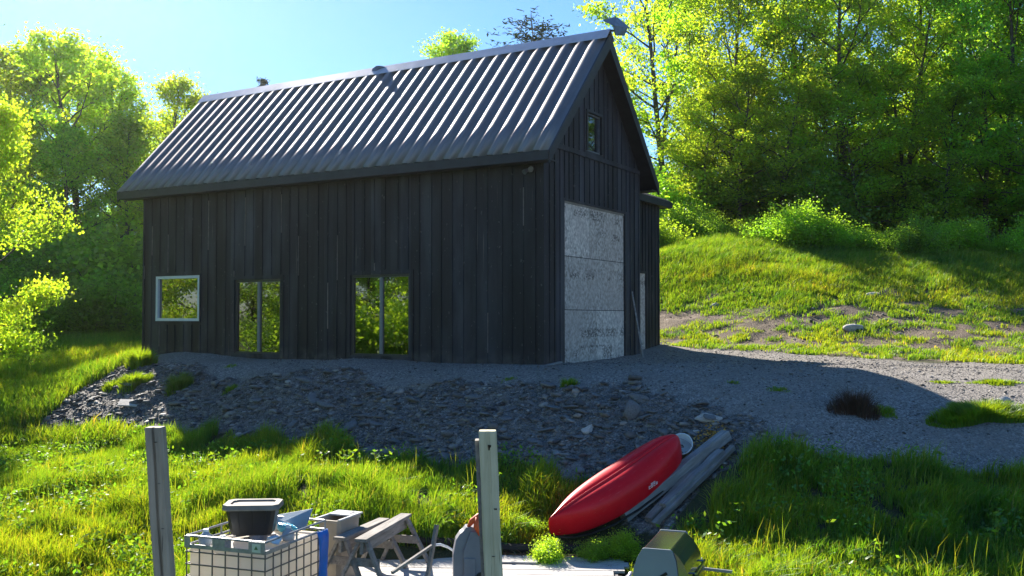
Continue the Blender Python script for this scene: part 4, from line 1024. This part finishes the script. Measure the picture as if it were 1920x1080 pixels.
def gen_tree(seed, H, R, base=.22, nl=31, leaf=.17, cs=.46, droop=0., lmul=1.7, subs=6):
    r = np.random.default_rng(seed); paths = []; cl = []
    tr = curve(np.zeros(3) - np.array([0, 0, .3]), np.array([r.normal(0, .05), r.normal(0, .05), 1]), H * .96, 12, r, .3, .035)
    tt = np.linspace(0, 1, 13); r0 = H * .013
    paths.append((tr, r0 * (1 - tt) ** .85 + .015))
    n = int(H * lmul)
    for i in range(n):
        t = base + (1 - base) * ((i + r.uniform(.1, .9)) / n); k = t * 12; j = min(int(k), 11); p = tr[j] + (tr[j + 1] - tr[j]) * (k - j)
        s = (t - base) / (1 - base); L = R * (math.sin(math.pi * (.22 + .74 * s)) ** .75) * r.uniform(.65, 1.15)
        az = i * 2.4 + r.normal(0, .4); el = rad(8 + 50 * s + r.normal(0, 9)) - droop
        P = curve(p, np.array([math.cos(az) * math.cos(el), math.sin(az) * math.cos(el), math.sin(el)]), L, 6, r, .12 - droop * .4)
        rr = r0 * .42 * (1 - t * .7) * np.linspace(1, .2, 7) + .006; paths.append((P, rr)); cl += [P[-1], P[5], P[4]]
        for q in range(subs):
            u = r.uniform(.3, .98) * 6; j = min(int(u), 5); b = P[j] + (P[j + 1] - P[j]) * (u - j)
            d = P[j + 1] - P[j]; d /= np.linalg.norm(d); sd = np.cross(d, [0, 0, 1]) * r.choice([-1, 1]); d2 = d * .6 + sd * r.uniform(.4, 1.1) + np.array([0, 0, r.uniform(-.25, .4)])
            l2 = L * r.uniform(.25, .5) * (1.1 - u / 12) + .25; S = curve(b, d2, l2, 3, r, .1 - droop * .5); paths.append((S, np.linspace(.5, .15, 4) * rr[j] + .003))
            cl += [S[1], S[2], S[3]]
    cl = np.array(cl); m = len(cl); cnt = r.poisson(nl * r.uniform(.4, 1.5, m)); ci = np.repeat(np.arange(m), cnt)
    c = cl[ci] + r.normal(size=(len(ci), 3)) * np.array([cs, cs, cs * .55]) * r.uniform(.5, 1.1, m)[ci][:, None]
    V, Fc = leaves(c, leaf, .7, r)
    col = (r.uniform(.75, 1.25, m)[ci] * r.uniform(.8, 1.2, len(ci)))[:, None] * np.ones((1, 3)); col[:, 0] *= (r.uniform(.8, 1.2, m)[ci])
    return tubes(paths), (V, Fc, np.repeat(col, 4, 0))
def gen_shrub(seed, H, R, n=28, nl=75, leaf=.10, cs=.28):
    r = np.random.default_rng(seed); paths = []; cl = []
    for i in range(n):
        az = r.uniform(0, 6.283); el = rad(r.uniform(30, 88)); L = math.hypot(R * math.cos(el), H * math.sin(el)) * r.uniform(.6, 1.05)
        P = curve(np.array([r.normal(0, R * .12), r.normal(0, R * .12), -.1]), np.array([math.cos(az) * math.cos(el), math.sin(az) * math.cos(el), math.sin(el)]), L, 5, r, .05, .1)
        paths.append((P, np.linspace(.02, .005, 6) * (H / 2) ** .5)); cl += [P[k] for k in (2, 3, 4, 5)] + [P[4] + r.normal(0, R * .12, 3), P[3] + r.normal(0, R * .15, 3)]
    cl = np.array(cl); cl[:, 2] = np.maximum(cl[:, 2], .1); m = len(cl); cnt = r.poisson(nl * r.uniform(.5, 1.4, m)); ci = np.repeat(np.arange(m), cnt)
    c = cl[ci] + r.normal(size=(len(ci), 3)) * cs * r.uniform(.5, 1.2, m)[ci][:, None]; c[:, 2] = np.maximum(c[:, 2], .03)
    V, Fc = leaves(c, leaf, .5, r); col = (r.uniform(.75, 1.25, m)[ci] * r.uniform(.8, 1.2, len(ci)))[:, None] * np.ones((1, 3))
    return tubes(paths, 5), (V, Fc, np.repeat(col, 4, 0))
def gen_conifer(seed, H, R, pine=False):
    r = np.random.default_rng(seed); paths = []; C = []
    tr = curve(np.array([0, 0, -.3]), np.array([0, 0, 1.]), H, 10, r, .3, .015); paths.append((tr, np.linspace(H * .013, .012, 11)))
    nw = int(H * (2.2 if not pine else 1.4))
    for i in range(nw):
        t = .15 + .85 * (i / nw); z = t * H; L = (R * (1 - t) ** .8 + .15) if not pine else R * (.35 + .9 * math.sin(3.0 * (t * .75 + .2)) ** 2) * (1.02 - t * .55)
        for q in range(6 if not pine else 5):
            az = q * 6.283 / 5.5 + i * .9 + r.normal(0, .2); el = rad(r.normal(4 if not pine else 28, 9)); l = L * r.uniform(.65, 1.1)
            p = np.array([np.interp(z, tr[:, 2], tr[:, 0]), np.interp(z, tr[:, 2], tr[:, 1]), z])
            P = curve(p, np.array([math.cos(az) * math.cos(el), math.sin(az) * math.cos(el), math.sin(el)]), l, 4, r, .02, .05); paths.append((P, np.linspace(.025, .005, 5)))
            k = int(34 * l / max(R, .5)) + 10; u = r.uniform(.25, 1, k) * 4; j = np.minimum(u.astype(int), 3); b = P[j] + (P[j + 1] - P[j]) * (u - j)[:, None]
            b += r.normal(0, .13 if not pine else .2, (k, 3)) * np.array([1, 1, .45]); C.append(np.repeat(b, 3, 0) + r.normal(0, .07, (3 * k, 3)))
    c = np.concatenate(C); V, Fc = leaves(c, .22, .3, r, .28); col = r.uniform(.6, 1.4, (len(c), 1)) * np.ones((1, 3))
    return tubes(paths, 5), (V, Fc, np.repeat(col, 4, 0))
def kit(gen, leafmat, *a, **k):
    (tv, tf), (lv, lf, lc) = gen(*a, **k)
    return npmesh('trunk', tv, [tf], None, M['bark'], True), npmesh('crown', lv, [lf], lc, M[leafmat])
KIT = {'ya': kit(gen_tree, 'leaf_yellow', 1, 16, 4.2, .10), 'yb': kit(gen_tree, 'leaf_yellow', 2, 15, 4.4, .08), 'yc': kit(gen_tree, 'leaf_yellow', 3, 17, 4.2, .2, 28),
       'ga': kit(gen_tree, 'leaf_green', 4, 15, 4.0, .15), 'gb': kit(gen_tree, 'leaf_green', 5, 16, 4.4, .12), 'gc': kit(gen_tree, 'leaf_green', 6, 14, 4.0, .08, 38),
       'da': kit(gen_tree, 'leaf_dark', 7, 15, 4.2, .12), 'db': kit(gen_tree, 'leaf_dark', 8, 14, 4.0, .1),
       'near': kit(gen_tree, 'leaf_yellow', 9, 8.2, 3.3, .10, 60, .12, .36, .08, 2.8),
       'sa': kit(gen_shrub, 'leaf_green', 21, 2.4, 1.6), 'sb': kit(gen_shrub, 'leaf_dark', 22, 2.8, 1.7), 'sc': kit(gen_shrub, 'leaf_green', 23, 2.0, 1.8), 'sd': kit(gen_shrub, 'leaf_yellow', 24, 1.8, 1.3),
       'ca': kit(gen_conifer, 'needle', 31, 13, 2.6), 'pa': kit(gen_conifer, 'needle', 32, 13, 3.6, True)}
BASEH = {'ya': 16, 'yb': 15, 'yc': 17, 'ga': 15, 'gb': 16, 'gc': 14, 'da': 15, 'db': 14, 'near': 8.2, 'sa': 2.4, 'sb': 2.8, 'sc': 2.0, 'sd': 1.8, 'ca': 13, 'pa': 13}
rt = random.Random(77)
def plant(kind, x, y, H, label, group=None, name='broadleaf_tree', cat='tree', wide=1., rz=None, dz=0):
    s = H / BASEH[kind]; o = thing(name, label, cat, (x, y, gz(x, y) + dz), rt.uniform(0, 6.28) if rz is None else rz, group); o.scale = (s * wide, s * wide, s)
    tr, cr = KIT[kind]
    link('trunk' if cat == 'tree' else 'stems', tr, o); link('crown' if cat == 'tree' else 'foliage', cr, o); return o
def ux(u, d): return (u - 960) / F * d
# right hand wood, front row (label by its order from the barn)
ordn = ['first', 'second', 'third', 'fourth', 'fifth', 'sixth', 'seventh', 'eighth', 'ninth', 'tenth']
for i, (u, d, H, k) in enumerate(((1255, 49, 15.5, 'yb'), (1360, 47, 14, 'yb'), (1470, 48, 13, 'yb'), (1590, 46, 14.5, 'yc'), (1690, 46, 12.5, 'yb'), (1790, 47, 14, 'gb'), (1880, 44, 14, 'gc'), (1985, 44, 14, 'ga'))):
    plant(k, ux(u, d), d, H, f'{"yellow green maple" if k[0] == "y" else "green leafy tree"} at the front of the right hand wood, {ordn[i]} from the barn', 'front row of the wood right of the barn')
for i, (u, d, H, k) in enumerate(((1225, 56, 15, 'yb'), (1320, 57, 13, 'ya'), (1430, 57, 10, 'ya'), (1530, 58, 9, 'ga'), (1650, 59, 9, 'gc'), (1750, 57, 10, 'gb'), (1850, 56, 11, 'ga'), (1940, 55, 12, 'gb'))):
    plant(k, ux(u, d), d, H, f'tall tree in the second row of the right hand wood, {ordn[i]} from the barn', 'second row of the wood right of the barn')
for i, (u, d, H, k) in enumerate(((1300, 70, 9, 'gb'), (1400, 72, 9, 'ga'), (1500, 71, 8, 'gb'), (1640, 72, 7.5, 'ga'), (1750, 69, 9, 'gc'), (1850, 71, 10, 'ga'), (1960, 69, 10, 'gb'))):
    plant(k, ux(u, d), d, H, 'dark tree deep inside the right hand wood, mostly hidden by the front rows', 'trees deep in the wood right of the barn')
for i, (u, d, H, k) in enumerate(((1300, 46, 7.2, 'yb'), (1385, 45, 8.2, 'ya'), (1455, 44.5, 7, 'yb'), (1545, 45, 8, 'yb'), (1620, 43.5, 7, 'yb'), (1700, 44, 8.4, 'yb'), (1775, 42.5, 7, 'ga'), (1850, 43, 8, 'gb'), (1930, 41, 7.6, 'ga'))):
    plant(k, ux(u, d), d, H, f'young low tree in the right hand wood, {ordn[i]} of its row from the barn', 'young trees of the wood right of the barn', wide=1.35)
for i, (u, d, H, k) in enumerate(((1415, 50, 14.5, 'ya'), (1530, 49.5, 15, 'yb'), (1645, 50, 14.5, 'ya'), (1745, 49, 15, 'yb'), (1840, 50, 15, 'ga'))):
    plant(k, ux(u, d), d, H, f'leafy tree filling a gap just behind the front right hand row, {ordn[i]} from the barn', 'gap trees of the wood right of the barn')
# undergrowth below the right hand wood
for i in range(15):
    u = 1225 + i * 50 + rt.uniform(-9, 9); d = 39.2 - (u - 1240) / 660 * 5.6 + rt.uniform(-.5, 2.6); k = rt.choice(('sa', 'sb', 'sc', 'sa', 'sa'))
    plant(k, ux(u, d), d, rt.uniform(.8, 1.9), 'leafy green shrub in the undergrowth along the top of the hillside' if k == 'sa' else 'dark shrub in the undergrowth along the top of the hillside', 'undergrowth along the top of the hillside', 'shrub', 'shrub', rt.uniform(.9, 1.3))
for i in range(14):
    u = 1240 + i * 55 + rt.uniform(-15, 15); d = 43 + rt.uniform(0, 4)
    plant(rt.choice(('sb', 'sa', 'sb')), ux(u, d), d, rt.uniform(3., 4.6), 'tall dark shrub filling the gaps between the trunks of the right hand wood', 'understorey of the right hand wood', 'shrub', 'shrub', 1.1)
# left hand wood
for (u, d, H, k, wd, lab) in ((168, 50, 13.8, 'yb', 1.15, 'tallest yellow green tree of the left hand wood, glowing against the sun'), (52, 52, 13.7, 'ya', 1.1, 'yellow green tree left of the tallest tree in the left hand wood'),
        (292, 50, 11.8, 'yb', 1.0, 'yellow green tree of the left hand wood closest to the barn roof'), (-40, 50, 13.4, 'yb', 1.1, 'green tree cut by the left edge of the photo, behind the near maple'),
        (245, 49, 9.9, 'gc', 1.15, 'rounded green tree in front of the gap beside the barn end'), (110, 47, 9.1, 'ga', 1.2, 'rounded green tree below the tallest tree of the left hand wood'), (15, 48, 9.5, 'gb', 1.1, 'rounded green tree just behind the near maple'),
        (112, 54, 14.1, 'ya', 1.1, 'broad yellow green tree between the two tallest trees of the left hand wood'), (232, 53, 13.1, 'ya', 1.1, 'yellow green tree right of the tallest tree in the left hand wood')):
    plant(k, ux(u, d), d, H, lab, 'front trees of the wood left of the barn', wide=wd)
for i, (u, d, H, k) in enumerate(((110, 62, 14, 'gb'), (215, 63, 13.5, 'da'), (330, 60, 10.5, 'ga'), (10, 63, 14.5, 'da'), (-60, 58, 14, 'gb'), (375, 62, 9.5, 'db'), (270, 66, 11, 'da'))):
    plant(k, ux(u, d), d, H, 'darker tree in the back rows of the left hand wood', 'back rows of the wood left of the barn')
plant('near', ux(-35, 27), 27, 7.7, 'bright leafy maple at the left edge, nearer than the wood', wide=.78)
for i in range(22):
    u = -20 + (i % 11) * 27 + rt.uniform(-8, 8); d = (39.5 if i < 11 else 44) + rt.uniform(-.8, .8); k = rt.choice(('sb', 'sc', 'sa'))
    plant(k, ux(u, d), d, rt.uniform(1.8, 3.4) * (1 if i < 11 else 1.4), 'dark shrub at the foot of the left hand wood' if k != 'sa' else 'leafy green shrub at the foot of the left hand wood', 'shrubs at the foot of the left hand wood', 'shrub', 'shrub', 1.15)
# tops behind the roof
def topped(kind, u, v, d, label, name, wide=1.):
    x = ux(u, d); H = pt(u, v, d)[2] - gz(x, d); plant(kind, x, d, H, label, None, name, 'tree', wide)
topped('ca', 487, 138, 60, 'small pointed spruce top showing over the left part of the roof ridge', 'spruce_tree', .8)
topped('ca', 401, 172, 58, 'tiny dark conifer tip beside the left end of the roof ridge', 'spruce_tree', .6)
topped('gb', 815, 50, 60, 'leafy treetop showing over the middle of the roof ridge', 'broadleaf_tree', 1.0)
topped('pa', 1022, 38, 64, 'dark spreading pine top showing over the right part of the roof ridge', 'pine_tree', 1.9)
# trees out of frame that the barn glass mirrors
for (x, y, H, k) in ((-23, 13, 9, 'ga'), (-27, 18, 10, 'yb'), (-30, 10, 11, 'da'), (-24, 6, 9, 'gb'), (-33, 16, 12, 'db'), (-20, 1, 9, 'gc'), (-36, 6, 12, 'da'), (-30, 22, 11, 'ya'), (-38, 14, 13, 'gb'), (-26, 14.5, 7, 'gc'), (-29, 13, 8, 'ya'), (-31, 19, 8, 'gb'), (-27, 10, 7, 'db'), (-25, 3, 7, 'da'), (-34, 11, 9, 'gc'), (-35, 19, 9, 'da'), (-36, 24, 12, 'gc'), (-28, -2, 11, 'db'), (23, 38, 12, 'gb'), (27, 37, 13, 'da'), (25, 43, 13, 'gc'), (31, 42, 14, 'db'), (29, 34, 11, 'gb')):
    plant(k, x, y, H, 'tree beyond the %s edge that the barn glass mirrors' % ('left' if x < 0 else 'right'), 'trees mirrored in the barn glass')
for (x, y, k) in ((-17, 11, 'sd'), (-18.5, 8.5, 'sd'), (-18, 13.36, 'sa'), (-20, 10, 'sd'), (-17, 6, 'sa'), (-21, 15, 'sd'), (-23, 9, 'sb'), (-24, 11, 'sb'), (-25, 13, 'sb'), (-24, 16, 'sb'), (-26, 8, 'sb'), (-28, 15, 'sb'), (-27, 12, 'sb'), (-22, 7, 'sb'), (-23, 4, 'sb'), (-30, 17, 'sb'), (-26, 19, 'sb'), (-22, 18, 'sd')):
    plant(k, x, y, 3.4, 'bright shrub beyond the left edge that the barn glass mirrors', 'shrubs mirrored in the barn glass', 'shrub', 'shrub')
# ------------------------------------------------------------------ tufts and weeds
def tuft(name, u, v, n, R, h, w, label, cat, seed, mat='grass', lean=.5, base=(1, 1, 1), ry=None):
    p = at(u, v); r = np.random.default_rng(seed); a = r.uniform(0, 6.283, n); q = np.sqrt(r.uniform(0, 1, n)) * R * (.75 + .35 * np.sin(3 * a + seed))
    x = p[0] + np.cos(a) * q; y = p[1] + np.sin(a) * q * (ry or .8)
    P = np.stack([x - p[0], y - p[1], ground(x, y) - p[2]], -1); edge = 1 - .65 * (q / R) ** 2
    me = blades(name, P, h * edge * r.uniform(.5, 1.15, n), np.full(n, w), np.clip(r.normal(lean, .2, n), .05, .95), tint(n, base, .25, r), seed=seed, mat=mat)
    o = link(name, me); o.location = p; return tag(o, label, cat)
tuft('grass_tuft', 1840, 782, 6500, .95, .30, .014, 'wide green grass tuft half in sun at the right of the drive', 'grass tuft', 41, lean=.55, ry=.55)
tuft('dry_bush', 1603, 775, 1100, .42, .50, .009, 'low dry brown bush in the shade on the gravel drive', 'bush', 42, 'dry', .45)
tuft('grass_tuft', 1655, 778, 500, .3, .16, .012, 'small dark grass tuft right of the dry brown bush', 'grass tuft', 43)
tuft('grass_tuft', 1870, 722, 1200, .55, .12, .014, 'low sunlit grass patch behind the wide tuft on the drive', 'grass tuft', 44, ry=.5)
tuft('grass_tuft', 1770, 718, 500, .35, .08, .014, 'thin sunlit weed patch in the middle of the drive', 'grass tuft', 45, ry=.4)
tuft('grass_tuft', 1066, 726, 420, .19, .20, .012, 'small green weed in the gravel before the boarded doorway', 'weed', 46)
tuft('grass_tuft', 955, 712, 200, .2, .07, .012, 'faint green weed on the gravel left of the doorway', 'weed', 47)
tuft('grass_tuft', 1460, 733, 260, .25, .09, .012, 'dark flat weed in the shaded middle of the drive', 'weed', 48)
tuft('grass_tuft', 1375, 720, 160, .15, .08, .012, 'tiny dark weed on the shaded drive near the barn', 'weed', 49)
tuft('grass_tuft', 262, 690, 1500, .42, .55, .016, 'tall sunlit grass clump at the left corner of the barn', 'grass tuft', 50, lean=.4)
tuft('grass_tuft', 250, 722, 1100, .48, .32, .016, 'lower sunlit grass clump on the bank below the barn corner', 'grass tuft', 51)
tuft('grass_tuft', 210, 730, 500, .3, .25, .016, 'small sunlit grass clump on the left edge of the bank', 'grass tuft', 57)
tuft('grass_tuft', 335, 728, 900, .33, .42, .014, 'grey green weed clump on the shade line of the bank', 'weed', 52, base=(.9, .8, 1.6))
tuft('grass_tuft', 432, 732, 250, .2, .16, .014, 'small dark weed on the shaded bank under the white framed window', 'weed', 53)
tuft('grass_tuft', 432, 688, 250, .25, .07, .014, 'flat green weed on the gravel under the first glass door', 'weed', 54)
for (u, v, H, k, lab) in ((1030, 1062, .36, 'sd', 'bright leafy weed bush at the near tip of the kayak'), (1110, 1056, .36, 'sa', 'leafy weed bush in front of the middle of the kayak'), (1172, 1050, .34, 'sd', 'light green weed bush between kayak and barbecue'), (985, 1005, .32, 'sa', 'leafy weed right of the pale post')):
    p = at(u, v); plant(k, p[0], p[1], H, lab, None, 'weed_bush', 'bush', 1.15)
# heap of brown cuttings by the platform
tuft('dead_twigs', 985, 1052, 900, .38, .2, .01, 'heap of dry brown cuttings left of the weed bushes', 'twigs', 55, 'dry', .8, (2.2, 2.2, 2.2))
tuft('dead_twigs', 1115, 1078, 900, .4, .2, .01, 'dry brown twigs at the foot of the weed bush', 'twigs', 56, 'dry', .8, (1.6, 1.6, 1.6))
# ------------------------------------------------------------------ light
AZ, EL = rad(-26), rad(33)
S = Vector((math.sin(AZ) * math.cos(EL), math.cos(AZ) * math.cos(EL), math.sin(EL)))
sun = bpy.data.lights.new('sun', 'SUN'); sun.energy = 4.9; sun.angle = rad(.5); sun.color = (1, .93, .82)
so = bpy.data.objects.new('sun', sun); COL.objects.link(so); so.rotation_euler = S.to_track_quat('Z', 'Y').to_euler(); so.location = S * 50
w = bpy.data.worlds.new('World'); SC.world = w; w.use_nodes = True
nt = w.node_tree; nt.nodes.clear(); sky = nt.nodes.new('ShaderNodeTexSky'); sky.sky_type = 'NISHITA'; sky.sun_disc = False
sky.sun_elevation = EL; sky.sun_rotation = AZ; sky.air_density = 1.0; sky.dust_density = .12; sky.ozone_density = 6.; sky.altitude = 0
bg = nt.nodes.new('ShaderNodeBackground'); bg.inputs[1].default_value = .068; ow = nt.nodes.new('ShaderNodeOutputWorld')
hs = nt.nodes.new('ShaderNodeHueSaturation'); hs.inputs['Saturation'].default_value = 1.12
nt.links.new(sky.outputs[0], hs.inputs['Color']); nt.links.new(hs.outputs[0], bg.inputs[0]); nt.links.new(bg.outputs[0], ow.inputs[0])
# scattering box added to imitate the sun's lens glare at upper left
hz_ = MB().box(-70, 70, -6, 110, -7, 34); t = NT('glare_volume'); pv = t.n('ShaderNodeVolumePrincipled')
pv.inputs['Color'].default_value = (1, .97, .9, 1); pv.inputs['Density'].default_value = .0002; pv.inputs['Anisotropy'].default_value = .85
t.l(pv.outputs[0], t.out.inputs['Volume']); hz_.build('glare_veil', t.m, None, kind='stuff', label='thin added veil that imitates lens glare at upper left')
SC.view_settings.view_transform = 'Standard'; SC.view_settings.look = 'None'; SC.view_settings.gamma = 1; SC.view_settings.exposure = 1.5
SC.render.engine = 'CYCLES'
c = SC.cycles; c.max_bounces = 12; c.diffuse_bounces = 6; c.glossy_bounces = 3; c.transmission_bounces = 10; c.transparent_max_bounces = 6
c.use_denoising = True; c.sample_clamp_indirect = 10; c.caustics_reflective = False; c.caustics_refractive = False
